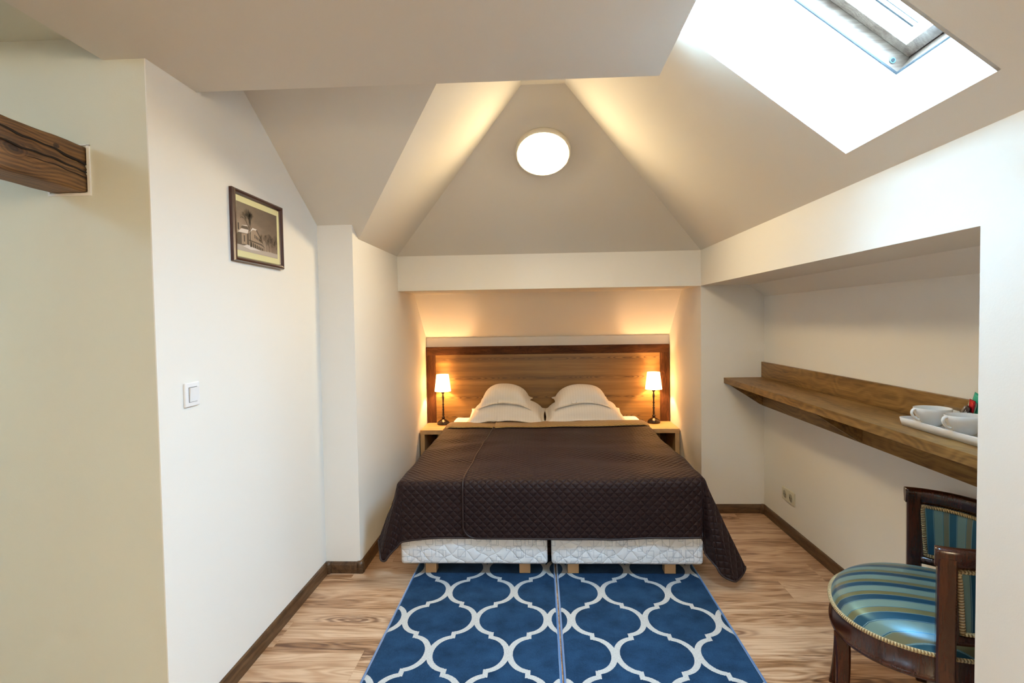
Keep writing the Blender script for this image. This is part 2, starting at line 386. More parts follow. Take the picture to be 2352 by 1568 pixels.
def add_grid(bm, nu, nv, fn, uvl=None, uvf=None, closed_u=False, mi=0):
    V = [[bm.verts.new(fn(i/(nu-1 if not closed_u else nu), j/(nv-1))) for j in range(nv)] for i in range(nu)]
    for i in range(nu if closed_u else nu-1):
        for j in range(nv-1):
            i2 = (i+1) % nu
            f = bm.faces.new((V[i][j], V[i2][j], V[i2][j+1], V[i][j+1])); f.smooth = True; f.material_index = mi
            if uvl and uvf:
                d = (nu-1 if not closed_u else nu)
                for lp, (a, b) in zip(f.loops, ((i, j), (i+1, j), (i+1, j+1), (i, j+1))): lp[uvl].uv = uvf(a/d, b/(nv-1))
    return V
def copy_tree(o, parent=None):
    c = o.copy(); COL.objects.link(c); c.parent = parent
    for ch in list(o.children): copy_tree(ch, c)
    return c
def text_mesh(name, s, size, mat, parent, mtx, shear=0):
    cu = bpy.data.curves.new(name, 'FONT'); cu.body = s; cu.size = size; cu.extrude = .0002; cu.shear = shear; cu.align_x = 'CENTER'; cu.align_y = 'CENTER'
    t = bpy.data.objects.new(name, cu); COL.objects.link(t)
    me = bpy.data.meshes.new_from_object(t); bpy.data.objects.remove(t)
    me.transform(mtx); o = link(name, me, mat, parent); return o

# ------------------------------------------------------------------ key dimensions
XB, XL, XR, XW = -1.235, -1.037, 1.165, 1.613       # picture wall, niche left, right wall, recess back
YE, YA, YR, YB, YH = 1.807, 2.079, 3.205, 4.231, 5.257
ZA, ZB, Zb, ZG = 2.268, 1.904, 1.65, 2.68
YMIN, XMIN = -1.7, -3.6
sF, sD, sE, sC = .769, .81, .714, .565
zF = lambda x: ZB+sF*(XR-x)
zC = lambda y: 1.969+sC*(YR-y)

# ---------- floor : one mesh, a face per plank
def make_floor():
    bm = bmesh.new(); sl = bm.faces.layers.float.new('seed')
    W = .229; y0 = 2.202-17*W; rnd = random.Random(11)
    fixed = {17: -.778, 18: 1.39, 19: .62, 20: 1.262, 21: 1.512, 22: .4}
    for r in range(32):
        ya, yb = y0+r*W, y0+(r+1)*W
        if yb > 5.35: yb = 5.35
        if ya >= 5.35: break
        ya2 = max(ya, YMIN)
        if yb <= ya2: continue
        L = 1.29; xo = fixed.get(r, rnd.uniform(-.6, .6)); x = xo - L*math.ceil((xo-XMIN)/L)
        while x < 1.75:
            a, b = max(x, XMIN), min(x+L, 1.75)
            if b-a > 1e-4:
                e = .0005
                v = [bm.verts.new(p) for p in ((a+e, ya2+e, 0), (b-e, ya2+e, 0), (b-e, yb-e, 0), (a+e, yb-e, 0))]
                f = bm.faces.new(v); f[sl] = rnd.random()
            x += L
    add_box(bm, (XMIN, YMIN, -.1), (1.75, 5.35, -.0012))
    me = bpy.data.meshes.new('floor'); bm.to_mesh(me); bm.free()
    return link('floor', me, M['floor'])
S(make_floor())

# ---------- walls
S(prism('wall_left', [(XB, YE, 0), (XB, YR+.02, 0), (XB, YR+.02, 1.969), (XB, YR, 1.969), (XB, YE, zC(YE)-.0)], (-.004, 0, 0), M['wall']))
S(box('wall_left_room', (XMIN, YE, 0), (XB-.004, YE+.12, 3.0), M['wall_cream']))
S(prism('wall_left_niche', [(XB-.02, YR, 0), (XB-.02, 5.40, 0), (XB-.02, 5.40, 1.95), (XB-.02, 3.32, 1.95), (XB-.02, YR, 1.99)], (XL-XB+.02, 0, 0), M['wall']))
S(box('wall_back', (XL, YH, 0), (XR, 5.40, 1.271), M['wall']))
S(prism('wall_back_bulkhead', [(XL, YB, ZB+.04), (XL, YB, Zb), (XL, 4.79, Zb), (XL, 5.263, 1.2712), (XL, 5.40, 1.2712), (XL, 5.40, ZB+.04)], (XR-XL, 0, 0), M['wall']))
S(box('wall_right_niche', (XR, YB, 0), (1.75, 5.40, ZB), M['wall']))
S(prism('wall_right_lintel', [(XR, 1.59, ZB), (XR, 1.59, Zb), (1.504, 1.59, Zb), (XW, 1.59, 1.566), (1.75, 1.59, 1.566), (1.75, 1.59, ZB)], (0, YB-1.59, 0), M['wall']))
S(box('wall_right', (XR, YMIN, 0), (1.75, 1.59, ZB), M['wall']))
S(box('wall_right_recess', (XW, 1.59, 0), (1.75, YB, 1.566), M['wall']))
def rear_wall():
    bm = bmesh.new(); X0, X1, Z0, Z1 = -3.05, -2.67, 2.34, 2.74
    add_box(bm, (XMIN, YMIN-.1, 0), (X0, YMIN, 3.0)); add_box(bm, (X1, YMIN-.1, 0), (1.75, YMIN, 3.0))
    add_box(bm, (X0, YMIN-.1, 0), (X1, YMIN, Z0)); add_box(bm, (X0, YMIN-.1, Z1), (X1, YMIN, 3.0))
    return S(finish(bm, 'wall_rear', M['wall']))
rear_wall()
S(box('wall_far_left', (XMIN-.1, YMIN-.1, 0), (XMIN, YE+.12, 3.0), M['wall']))

# ---------- ceilings
LX = -1.374
S(prism('ceiling', [(LX, YMIN, ZA), (.432, YMIN, ZA), (.432, YA, ZA), (XB, YA, ZA), (XB, YE, ZA), (LX, YE, ZA)], (0, 0, .46), M['ceil']))
def slab(name, faces, vec, mat):
    bm = bmesh.new()
    for f in faces: add_prism(bm, f, vec)
    return S(finish(bm, name, mat))
# right slope with the opening for the roof window
OX0, OX1, OY0, OY1 = .44, 1.068, 1.412, 2.075
def FP(x, y): return (x, y, zF(x))
slab('ceiling_right_slope', [
    [FP(.156, YMIN), FP(OX0, YMIN), FP(OX0, 3.45), FP(.156, 3.144)],
    [FP(OX0, YMIN), FP(OX1, YMIN), FP(OX1, OY0), FP(OX0, OY0)],
    [FP(OX0, OY1), FP(OX1, OY1), FP(OX1, 4.1265), FP(OX0, 3.45)],
    [FP(OX1, YMIN), FP(XR, YMIN), FP(XR, YB), FP(OX1, 4.1265)],
    [(XR, YMIN, ZB), (XR+.3, YMIN, ZB), (XR+.3, YB, ZB), (XR, YB, ZB)]], (0, 0, .004), M['ceil'])
zD = lambda x: ZB+sD*(x-XL)
slab('ceiling_left_slope', [[(XL, YB, ZB), (-.079, 3.144, ZG), (-.079, 1.947, ZG), (XL, 3.320, ZB)]], (0, 0, .004), M['ceil'])
slab('ceiling_front_slope', [[(XB, YR, zC(YR)), (XL, YR, zC(YR)), (XL, 3.320, ZB), (-.079, 1.947, ZG), (XB, 1.947, zC(1.947))]], (0, 0, .004), M['ceil'])
slab('ceiling_back_slope', [[(XL, YB, ZB), (XR, YB, ZB), (.156, 3.144, ZG), (-.079, 3.144, ZG)]], (0, 0, .004), M['ceil'])
slab('ceiling_top', [[(-.079, YMIN, ZG), (.156, YMIN, ZG), (.156, 3.144, ZG), (-.079, 3.144, ZG)]], (0, 0, .004), M['ceil'])
slab('ceiling_left_room', [[(XMIN, 1.0, 2.337), (LX, 1.0, 2.337), (LX, YE, 2.337), (XMIN, YE, 2.337)],
    [(XMIN, .94, 2.337), (LX, .94, 2.337), (LX, 1.0, 2.337), (XMIN, 1.0, 2.337)]], (0, 0, .06), M['wall_cream'])
S(box('ceiling_left_room_step', (XMIN, .94, 2.397), (LX, 1.0, 3.0), M['wall_cream']))
S(box('ceiling_left_room_high', (XMIN, YMIN, 2.94), (LX+.3, .94, 3.0), M['wall_cream']))
WX0, WX1, WZ0, WZ1 = -3.05, -2.67, 2.34, 2.74

# ---------- roof window 1 (over the desk)
nF = Vector((sF, 0, 1)).normalized(); uF = Vector((-1, 0, sF)).normalized()   # outward, upslope
def window_one():
    root = S(bpy.data.objects.new('window_1', None)); COL.objects.link(root)
    base = Vector((1.224, 0, 2.234)); Lg = .80; y0, y1 = 1.412, 2.057
    B = [Vector(FP(OX1, OY0)), Vector(FP(OX1, OY1)), Vector(FP(OX0, OY1)), Vector(FP(OX0, OY0))]
    T = [base+Vector((0, y0, 0)), base+Vector((0, y1, 0)), base+uF*Lg+Vector((0, y1, 0)), base+uF*Lg+Vector((0, y0, 0))]
    bm = bmesh.new()
    for i in range(4):
        j = (i+1) % 4; c = (B[0]+B[2]+T[0]+T[2])/4
        q = [B[i], B[j], T[j], T[i]]; n = (q[1]-q[0]).cross(q[3]-q[0]).normalized()
        if (sum(q, Vector())/4-c).dot(n) < 0: n = -n
        add_prism(bm, q, n*.012)
    bmesh.ops.recalc_face_normals(bm, faces=bm.faces)
    finish(bm, 'reveal', M['shaft'], root)
    def bar(bm, s0, s1, ya, yb, d0, d1):
        P = lambda s, y, d: base+uF*s+Vector((0, y, 0))+nF*d
        add_prism(bm, [P(s0, ya, d0), P(s1, ya, d0), P(s1, yb, d0), P(s0, yb, d0)], nF*(d1-d0))
    def ring(name, s0, s1, ya, yb, w, d0, d1, mat, bev=.002):
        bm = bmesh.new()
        bar(bm, s0, s1, ya, ya+w, d0, d1); bar(bm, s0, s1, yb-w, yb, d0, d1)
        bar(bm, s0, s0+w, ya+w, yb-w, d0, d1); bar(bm, s1-w, s1, ya+w, yb-w, d0, d1)
        bmesh.ops.recalc_face_normals(bm, faces=bm.faces); bevel(bm, bev, 2)
        return finish(bm, name, mat, root)
    ring('seal', 0, Lg, y0, y1, .006, 0, .006, M['seal'], .001)
    ring('frame', -.022, Lg+.022, y0-.022, y1+.022, .022, -.002, .12, M['pine'])
    ring('sash', .004, Lg-.004, y0+.004, y1-.004, .040, .066, .11, M['pine'])
    ring('light_block', -.015, Lg+.015, y0-.015, y1+.015, .035, .121, .125, M['black'], .0005)  # black ring added to stop sky light leaking round the sash
    bm = bmesh.new(); bar(bm, .03, Lg-.03, y0+.03, y1-.03, .085, .090)
    finish(bm, 'pane', M['glass'], root)
    for yy, w in ((1.946, .009), (1.924, .004)):
        bm = bmesh.new(); bar(bm, .075, Lg-.05, yy, yy+w, .078, .082)
        finish(bm, 'guide_wire', M['black'], root)
    # ventilation catch on the lower sash bar
    bm = bmesh.new()
    P = lambda s, y, d: base+uF*s+Vector((0, y, 0))+nF*d
    pts = []
    for k in range(28):
        a = 2*pi*k/28; cx = .055 if cos(a) > 0 else -.055
        pts.append(P(.024+.012*sin(a), 1.80+cx+.012*cos(a), .066))
    add_prism(bm, pts, -nF*.005); finish(bm, 'catch', M['bluecap'], root)
    # screw cap in the far jamb
    c = P(.040, 2.0555, .030); bm = bmesh.new()
    def disc(r, y):
        add_prism(bm, [c+Vector((0, y, 0))+(uF*cos(2*pi*k/20)+nF*sin(2*pi*k/20))*r for k in range(20)], (0, -.002, 0))
    disc(.010, .0); cap = finish(bm, 'screw_cap', M['bluecap'], root)
    bm = bmesh.new(); disc(.006, -.0021); finish(bm, 'screw_hole', M['gap'], cap)
    return base, Lg
WB, WL = window_one()
# ---------- roof window 2 (left part of the room, outside the frame)
def window_two():
    root = S(bpy.data.objects.new('window_2', None)); COL.objects.link(root)
    y0, y1, w = YMIN-.085, YMIN-.03, .03
    bm = bmesh.new()
    add_box(bm, (WX0, y0, WZ0), (WX0+w, y1, WZ1)); add_box(bm, (WX1-w, y0, WZ0), (WX1, y1, WZ1))
    add_box(bm, (WX0+w, y0, WZ0), (WX1-w, y1, WZ0+w)); add_box(bm, (WX0+w, y0, WZ1-w), (WX1-w, y1, WZ1))
    finish(bm, 'frame', M['pine'], root)
    box('pane', (WX0+.02, YMIN-.06, WZ0+.02), (WX1-.02, YMIN-.056, WZ1-.02), M['glass'], root)
window_two()

# ---------- skirting boards
def skirting(name, pts, mat, h=.063, t=.018):
    """rounded skirting swept along a polyline on the floor; the room lies to the left of the direction of travel"""
    prof = [(0, 0), (t, 0), (t, h*.35), (t*.82, h*.72), (t*.5, h*.93), (t*.2, h), (0, h)]
    bm = bmesh.new(); P = [Vector((*p, 0)) for p in pts]; n = len(P); rings = []
    for i in range(n):
        d1 = (P[i]-P[i-1]).normalized() if i else None; d2 = (P[i+1]-P[i]).normalized() if i < n-1 else None
        a = d1 or d2; b = d2 or d1
        n1 = Vector((-a.y, a.x, 0)); n2 = Vector((-b.y, b.x, 0)); m = (n1+n2); m = m/(m.dot(n1))
        rings.append([bm.verts.new(P[i]+m*x+Vector((0, 0, z))) for x, z in prof])
    for i in range(n-1):
        for k in range(len(prof)):
            k2 = (k+1) % len(prof); bm.faces.new((rings[i][k], rings[i][k2], rings[i+1][k2], rings[i+1][k]))
    bm.faces.new(rings[0]); bm.faces.new(rings[-1][::-1])
    return S(finish(bm, name, mat))
skirting('baseboard_left', [(XB, YR), (XB, YE), (XMIN, YE)], M['base_y'])
skirting('baseboard_left_niche', [(XL, YH), (XL, YR), (XB+.018, YR)], M['base_y'])
skirting('baseboard_back_right', [(XW-.018, YB), (XR, YB), (XR, YH)], M['base_x'])
skirting('baseboard_right', [(XR, YMIN), (XR, 1.59), (XW, 1.59), (XW, YB)], M['base_y'])
# skirting corner caps
def corner_cap(name, x, y, r=.02):
    bm = bmesh.new(); add_lathe(bm, [(r*.8, 0), (r, .004), (r, .03), (r*.92, .05), (r*.7, .066), (0, .068)], (x, y, 0), 20)
    return S(finish(bm, name, M['base_x']))
corner_cap('trim_1', XB+.017, YR-.017, .019); corner_cap('trim_2', XL, YR, .024); corner_cap('trim_3', XW-.017, YB-.017, .019)

# ---------- old timber going into the wall
def timber():
    root = empty('timber_beam', (-1.5, YE, 1.85), 0, 'rough dark brown exposed timber beam sticking out of the wall at upper left', 'beam')
    x0, x1, z0, z1 = -1.56, -1.44, 1.852, 1.998; ya, yb = YE-.001, -.6
    bm = bmesh.new(); ny = 130; ns = 14
    def corner_pts():
        pts = []
        for k in range(ns): pts.append((x0+(x1-x0)*k/ns, z0))
        for k in range(ns): pts.append((x1, z0+(z1-z0)*k/ns))
        for k in range(ns): pts.append((x1-(x1-x0)*k/ns, z1))
        for k in range(ns): pts.append((x0, z1-(z1-z0)*k/ns))
        return pts
    C = corner_pts(); cx, cz = (x0+x1)/2, (z0+z1)/2; rings = []
    for j in range(ny+1):
        y = ya+(yb-ya)*j/ny; ring = []
        for (x, z) in C:
            dx, dz = x-cx, z-cz
            ex = min(abs(abs(dx)-.06), 1); ez = min(abs(abs(dz)-.073), 1)
            corner = max(0, 1-(abs(abs(dx)-.06)+abs(abs(dz)-.073))/.012)
            n = mnoise.noise(Vector((x*14, y*5, z*14)))*.0022 + mnoise.noise(Vector((x*60, y*14, z*60)))*.0009
            k = 1-corner*(.02+.05*max(0, mnoise.noise(Vector((y*9, x*3, z*3)))))
            v = Vector((dx*k, 0, dz*k)); v += v.normalized()*n
            # long shrinkage cracks in the side face
            if x > x1-1e-5:
                for zc, yc0, yc1, sl, wd, dp in ((1.955, .9, 1.83, .055, .0032, .010), (1.925, 1.2, 1.83, .03, .0022, .008), (1.898, 1.45, 1.83, .02, .0015, .005)):
                    if yc0 < y < yc1:
                        zz = zc-sl*(y-1.55)*1.0+.003*sin(y*23)
                        d = abs(z+0-zz)
                        if d < wd*2.5: v.x -= dp*(1-d/(wd*2.5))*min(1, (y-yc0)*8)
            ring.append(bm.verts.new(Vector((cx, y, cz))+v-Vector((-1.5, YE, 1.85))))
        rings.append(ring)
    m = len(C)
    for j in range(ny):
        for k in range(m): bm.faces.new((rings[j][k], rings[j][(k+1) % m], rings[j+1][(k+1) % m], rings[j+1][k]))
    bm.faces.new(rings[0]); bm.faces.new(rings[-1][::-1])
    o = finish(bm, 'timber', None, root, smooth=True)
    me = o.data; me.transform(Matrix.Translation((-1.5, YE, 1.85))); o.location = (1.5, -YE, -1.85)  # keep object coordinates = world
    me.materials.append(M['timber'])
    # cracks: thin dark wedges set in the face
    bm = bmesh.new()
    for zc, yc0, yc1, sl, wd in ((1.9555, 1.10, 1.806, .085, .0028), (1.925, 1.45, 1.806, .05, .0022), (1.906, 1.58, 1.806, .035, .0013)):
        N = 40; a = []; b_ = []
        for i in range(N+1):
            t = i/N; y = yc0+(yc1-yc0)*t; zz = zc-sl*(y-1.66)+.0025*sin(y*31)+.0012*sin(y*83)
            ww = wd*min(1, t*4)*(.55+.45*abs(sin(y*19)))+.0002
            a.append((x1+.0016, y, zz-ww)); b_.append((x1+.0016, y, zz+ww))
        pts = a+b_[::-1]
        for i in range(N):
            q = [a[i], a[i+1], b_[i+1], b_[i]]; add_prism(bm, q, (-.012, 0, 0))
    ck = finish(bm, 'crack', M['crack'], root); ck.location = (1.5, -YE, -1.85)
    return root
timber()
bm = bmesh.new()
yp = YE-.006
for a, b_ in (((-1.437, yp, 1.842), (-1.428, YE, 2.002)), ((-1.57, yp, 1.842), (-1.437, YE, 1.850)), ((-1.57, yp, 2.0), (-1.428, YE, 2.004)), ((-1.57, yp, 1.85), (-1.563, YE, 2.0))): add_box(bm, a, b_)
S(finish(bm, 'trim_4', M['wall']))

# ---------- rugs
def rug(name, x0, x1, y0, y1, mat, label):
    root = empty(name, ((x0+x1)/2, (y0+y1)/2, 0), 0, label, 'rug', 'blue trellis rugs in front of the bed')
    ox, oy = (x0+x1)/2, (y0+y1)/2
    bm = bmesh.new(); nx, ny = 60, 110
    def fn(u, v):
        x = x0+(x1-x0)*u; y = y0+(y1-y0)*v
        e = min(u*(x1-x0), (1-u)*(x1-x0), v*(y1-y0), (1-v)*(y1-y0))
        z = .0115*min(1, sqrt(max(0, e)/.01))+.0008*mnoise.noise(Vector((x*9, y*9, 0)))*min(1, e/.05)
        return (x, y, .001+z)
    add_grid(bm, nx, ny, fn)
    o = finish(bm, 'pile', mat, root, recalc=False); o.location = (-ox, -oy, 0)
    e = .003
    bm = bmesh.new(); add_tube(bm, [(x0+e, y0+e, .0065), (x0+e, y1-e, .0065), (x1-e, y1-e, .0065), (x1-e, y0+e, .0065)], .0058, 8, True)
    bd = finish(bm, 'binding', M['rug_edge'], root); bd.location = (-ox, -oy, 0); bd['label'] = 'lighter blue overlocked edge'
rug('rug', -.722, .0690, 1.93, 3.43, M['rugL'], 'navy rug with pale trellis pattern lying on the left, under the left bed foot')
rug('rug', .0790, .857, 1.93, 3.43, M['rugR'], 'navy rug with pale trellis pattern lying on the right, nearer the chair')

# ---------- beds
BX0, BX1, BM0, BM1, BYF, BYH = -.785, .870, .028, .049, 3.125, 5.20
def rounded_box(bm, a, b, r, seg=4):
    add_box(bm, a, b); bmesh.ops.recalc_face_normals(bm, faces=bm.faces); bevel(bm, r, seg)
def bed(x0, x1, lx, label):
    root = empty('bed', ((x0+x1)/2, (BYF+BYH)/2, 0), 0, label, 'bed', 'twin beds pushed together')
    off = Vector(root.location)
    def put(o): o.location = -off; return o
    for nm, za, zb in (('bed_base', .082, .285), ('mattress', .285, .50)):
        bm = bmesh.new(); rounded_box(bm, (x0, BYF, za), (x1, BYH, zb), .018, 4)
        bmesh.ops.subdivide_edges(bm, edges=[e for e in bm.edges if e.calc_length() > .3], cuts=14, use_grid_fill=True)
        for v in bm.verts:
            if v.co.y < BYF+.1: v.co.y += .004*mnoise.noise(v.co*6)
            v.co.x += .002*mnoise.noise(v.co*5+Vector((3, 0, 0)))
        put(finish(bm, nm, M['mattress'], root, smooth=True))
    for (lxx, ly) in ((lx[0], 3.175), (lx[1], 3.175), (lx[0], 5.05), (lx[1], 5.05)):
        z0 = .0125 if ly < 3.4 else 0
        put(box('leg', (lxx, ly, z0), (lxx+.062, ly+.062, .083), M['leg_wood'], root, .003))
bed(BX0, BM0, (-.657, -.130), 'left twin bed with white quilted ticking base showing under the brown coverlet')
bed(BM1, BX1, (.139, .671), 'right twin bed with white quilted ticking base showing under the brown coverlet')

# ---------- coverlets
ZT, CX0, CX1, CYF, CYH = .532, -.802, .888, 3.108, 4.90
RD = .035
def bend(s):
    q = RD*pi/2
    return (RD*sin(s/RD), -RD*(1-cos(s/RD))) if s < q else (RD, -RD-(s-q))
def topz(x, y):
    w = .011*mnoise.noise(Vector((x*1.6+3, y*2.2, 0)))+.004*mnoise.noise(Vector((x*4, y*7, 2)))
    w += .010*math.exp(-((x-.1)**2/.25+(y-3.75)**2/.06))-.010*math.exp(-((x-.35)**2/.12+(y-4.05)**2/.02))
    w += .007*sin((y*1.0+x*.5)*13)*math.exp(-((x-.55)**2/.10+(y-3.6)**2/.12))
    w += .006*sin((y-x*.6)*15)*math.exp(-((x+.5)**2/.06+(y-4.0)**2/.15))
    return ZT+.012+w*1.4
def side_pt(sgn, y, s, flare=1):
    """cloth over the long side at distance s past the bend start"""
    x1 = (CX1 if sgn > 0 else -CX0)
    bx, bz = bend(s); k = max(0, s-.05)
    foot = max(0, 1-(y-CYF)/1.0)**1.5
    wav = (.010*sin(y*9+sgn)+.006*sin(y*17))*min(1, k*4)*(.3+.7*foot)
    x = (x1-RD)+bx+wav+k*(.02+(.11 if sgn > 0 else .20)*foot*flare)
    return Vector((sgn*x, y, topz(sgn*(x1-RD), max(y, CYF+RD))+bz))
def front_pt(x, s):
    by, bz = bend(s); k = max(0, s-.05)
    wav = .006*sin(x*7+1)*min(1, k*3)+.003*sin(x*19)*min(1, k*3)
    return Vector((x, CYF+RD-by-wav-.03*k, topz(x, CYF+RD)+bz))
CORNER_R = [(0, 0, 0), (.09, .05, .03), (.21, .148, -.02), (.35, .070, -.10), (.47, .024, -.075), (.57, -.01, .02), (.70, 0, .055), (.86, .004, .03), (1, 0, 0)]
CORNER_L = [(0, 0, 0), (.14, .045, .03), (.30, .085, .03), (.46, .055, -.050), (.58, .040, -.050), (.8, .012, -.015), (1, 0, 0)]
def corner_pt(sgn, r, ph):
    """ph 0 = side, 90 deg = front, measured round the mattress corner"""
    x1 = (CX1 if sgn > 0 else -CX0); br, bz = bend(r); k = max(0, r-.05)
    p0 = side_pt(sgn, CYF+RD, r); p1 = front_pt(sgn*(x1-RD), r)
    t = ph/(pi/2)
    s = t*t*(3-2*t)
    base = p0*(1-s)+p1*s
    # radial rounding near the top
    rad = Vector((sgn*cos(ph), -sin(ph), 0))*br; ap = Vector((sgn*(x1-RD), CYF+RD, 0))
    rr = min(1, max(0, k/.12)); 
    near = Vector((ap.x+rad.x, ap.y+rad.y, topz(ap.x, ap.y)+bz))
    P = near*(1-rr)+base*rr
    ctrl = CORNER_R if sgn > 0 else CORNER_L
    for q in range(len(ctrl)-1):
        if ctrl[q][0] <= t <= ctrl[q+1][0]: break
    (t0, ax, ay), (t1, bx2, by2) = ctrl[q], ctrl[q+1]
    f = (t-t0)/(t1-t0); f = f*f*(3-2*f); kk = k/.45
    ox, oy = (ax+(bx2-ax)*f)*kk, (ay+(by2-ay)*f)*kk
    P.x += sgn*ox; P.y += oy
    h = min(sqrt(ox*ox+oy*oy), r*.9)
    P.z += r-sqrt(r*r-h*h) if r > 0 else 0
    return P
def rmax(ph, A, B, Rc):
    c, s = cos(ph), sin(ph); r = min(A/c if c > 1e-6 else 9, B/s if s > 1e-6 else 9)
    # rounded outer corner
    cx, cy = A-Rc, B-Rc; px, py = r*c, r*s
    if px > cx and py > cy:
        # ray / circle
        bq = c*cx+s*cy; disc = bq*bq-(cx*cx+cy*cy-Rc*Rc)
        if disc > 0: r = min(r, bq+sqrt(disc))
    return r
def quilt(name, sgn, xin0, xin1, A, B, Rc, lift, label, hemfn=None, inner_round=0.0):
    """sgn: which long side it falls over; inner edge runs xin0 (foot) .. xin1 (head)"""
    root = empty(name, ((xin0+sgn*.85)/2, 4.0, ZT), 0, label, 'coverlet', 'quilted brown coverlets on the bed')
    off = Vector(root.location)
    bm = bmesh.new(); uvl = bm.loops.layers.uv.new('UVMap')
    xe = (CX1-RD) if sgn > 0 else (CX0+RD)
    yh = CYH-.02; L = Vector((0, 0, lift))
    def xin(y): return xin0+(xin1-xin0)*(y-CYF)/(yh-CYF)
    def xy(u, y): return xin(y)+(xe-xin(y))*u
    NU, NV, NB_, NA = 90, 110, 34, 34
    def uvof(x, y): return (x, y)
    # top
    ys = lambda v: CYF+RD+(yh-CYF-RD)*v
    def droop(p, u, y):
        return p
    add_grid(bm, NU, NV, lambda u, v: Vector((xy(u, ys(v)), ys(v), topz(xy(u, ys(v)), ys(v))))+L, uvl, lambda u, v: (xy(u, ys(v)), ys(v)))
    # front
    def Bm(x):
        d = abs(x-xin(CYF)); b = B+(hemfn(x) if hemfn else 0)
        if inner_round and d < inner_round: b -= inner_round-sqrt(max(0, inner_round**2-(inner_round-d)**2))
        return b
    fx = lambda u: xy(u, CYF+RD)
    Bc = Bm(xe)
    add_grid(bm, NU, NB_, lambda u, v: front_pt(fx(u), v*Bm(fx(u)))+L+Vector((0, -lift*.8*min(1, v*4), 0)), uvl, lambda u, v: (fx(u), CYF+RD-v*Bm(fx(u))))
    # side
    add_grid(bm, NV, NA, lambda u, v: side_pt(sgn, ys(u), v*A)+L+Vector((sgn*lift*.3*min(1, v*4), 0, 0)), uvl, lambda u, v: (xe+sgn*v*A, ys(u)))
    # corner
    NC = 72
    def cf(u, v):
        ph = u*pi/2; r = v*rmax(ph, A, Bc, Rc)
        return corner_pt(sgn, r, ph)+L+Vector((sgn*lift*.3*min(1, v*4)*(1-u), -lift*.8*min(1, v*4)*u, 0))
    add_grid(bm, NC, NA, cf, uvl, lambda u, v: (xe+sgn*v*rmax(u*pi/2, A, Bc, Rc)*cos(u*pi/2), CYF+RD-v*rmax(u*pi/2, A, Bc, Rc)*sin(u*pi/2)))
    for v in bm.verts:
        if v.co.z < .006: v.co.z = .006+(.006-v.co.z)*.02
        if v.co.x < XL+.03: v.co.x = XL+.03
    bmesh.ops.remove_doubles(bm, verts=bm.verts, dist=.0012)
    bmesh.ops.recalc_face_normals(bm, faces=bm.faces)
    # make normals point up/out
    up = [f for f in bm.faces if abs(f.normal.z) > .9 and f.calc_center_median().z > ZT]
    if up and sum(f.normal.z for f in up) < 0: bmesh.ops.reverse_faces(bm, faces=bm.faces)
    o = finish(bm, 'quilted_cover', [M['quilt'], M['gold'], M['piping']], root, smooth=True, recalc=False); o.location = -off
    sm = o.modifiers.new('thick', 'SOLIDIFY'); sm.thickness = .007; sm.offset = -1; sm.material_offset = 1; sm.material_offset_rim = 2
    # piping all round
    path = []
    for i in range(60):
        y = yh-(yh-CYF-RD)*i/59; path.append(Vector((xin(y), y, topz(xin(y), y)))+L)
    for i in range(1, 24): 
        v = i/23; path.append(front_pt(fx(0), v*Bm(fx(0)))+L+Vector((0, -lift*.8*min(1, v*4), 0)))
    for i in range(1, 120):
        u = (i/119)**1.5 if inner_round else i/119
        path.append(front_pt(fx(u), Bm(fx(u)))+L+Vector((0, -lift*.8, 0)))
    for i in range(1, 40): path.append(cf(1-i/39, 1))
    for i in range(1, 50): path.append(side_pt(sgn, ys(i/49), A)+L+Vector((sgn*lift*.3, 0, 0)))
    for p in path:
        p.z = max(p.z, .008); p.x = max(p.x, XL+.03)
    q = [path[0]]
    for p in path[1:]:
        if (p-q[-1]).length > .006: q.append(p)
    pp = tube('piping', q, .0052, M['piping'], root, seg=8, up=(.3, .2, 1)); pp.location = -off
    # turned-back head end showing the gold lining
    bm = bmesh.new(); uvl = bm.loops.layers.uv.new('UVMap')
    xa, xb = xin1, (CX1-.012 if sgn > 0 else CX0+.02)
    def strip(u, v):
        x = xa+(xb-xa)*u
        if sgn < 0: yf = 4.60+.10*u+.015*sin(u*5); yb = 4.87+.03*u
        else: yf = 4.60+.012*sin(u*7)+.05*u; yb = 4.93-.06*u
        yf += -.03*math.exp(-(u/.05)**2) if sgn > 0 else .0
        x += (.02*(v-.5)*math.exp(-(u/.1)**2))*sgn*(-1)
        y = yf+(yb-yf)*v
        z = topz(x, min(y, yh))+lift+.014+.010*sin(pi*min(1, v*1.05))
        if v < .06: z -= .006*(1-v/.06)
        e = abs(xb-x)
        if e < .05: z -= (.05-e)**2*7
        if v > .93: z -= (v-.93)/.07*.016
        return Vector((x, y, z))
    add_grid(bm, 80, 22, strip, uvl, lambda u, v: (xa+(xb-xa)*u, v*.3))
    bmesh.ops.recalc_face_normals(bm, faces=bm.faces)
    if sum(f.normal.z for f in bm.faces) < 0: bmesh.ops.reverse_faces(bm, faces=bm.faces)
    s = finish(bm, 'turned_back_edge', [M['gold'], M['quilt'], M['piping']], root, smooth=True, recalc=False); s.location = -off
    sm = s.modifiers.new('thick', 'SOLIDIFY'); sm.thickness = .008; sm.offset = -1; sm.material_offset = 1; sm.material_offset_rim = 2
    s['label'] = 'gold quilted lining turned back at the head end'
    return root
quilt('coverlet', -1, -.36, -.30, .33, .325, .07, .002, 'dark brown quilted coverlet over the left bed, tucked beneath the wider one',
      hemfn=lambda x: .03*max(0, (-x-.55)/.25)**2)
quilt('coverlet', 1, -.430, -.372, .50, .335, .12, .013, 'wider dark brown quilted coverlet whose corner hangs to the floor at right', inner_round=.07)

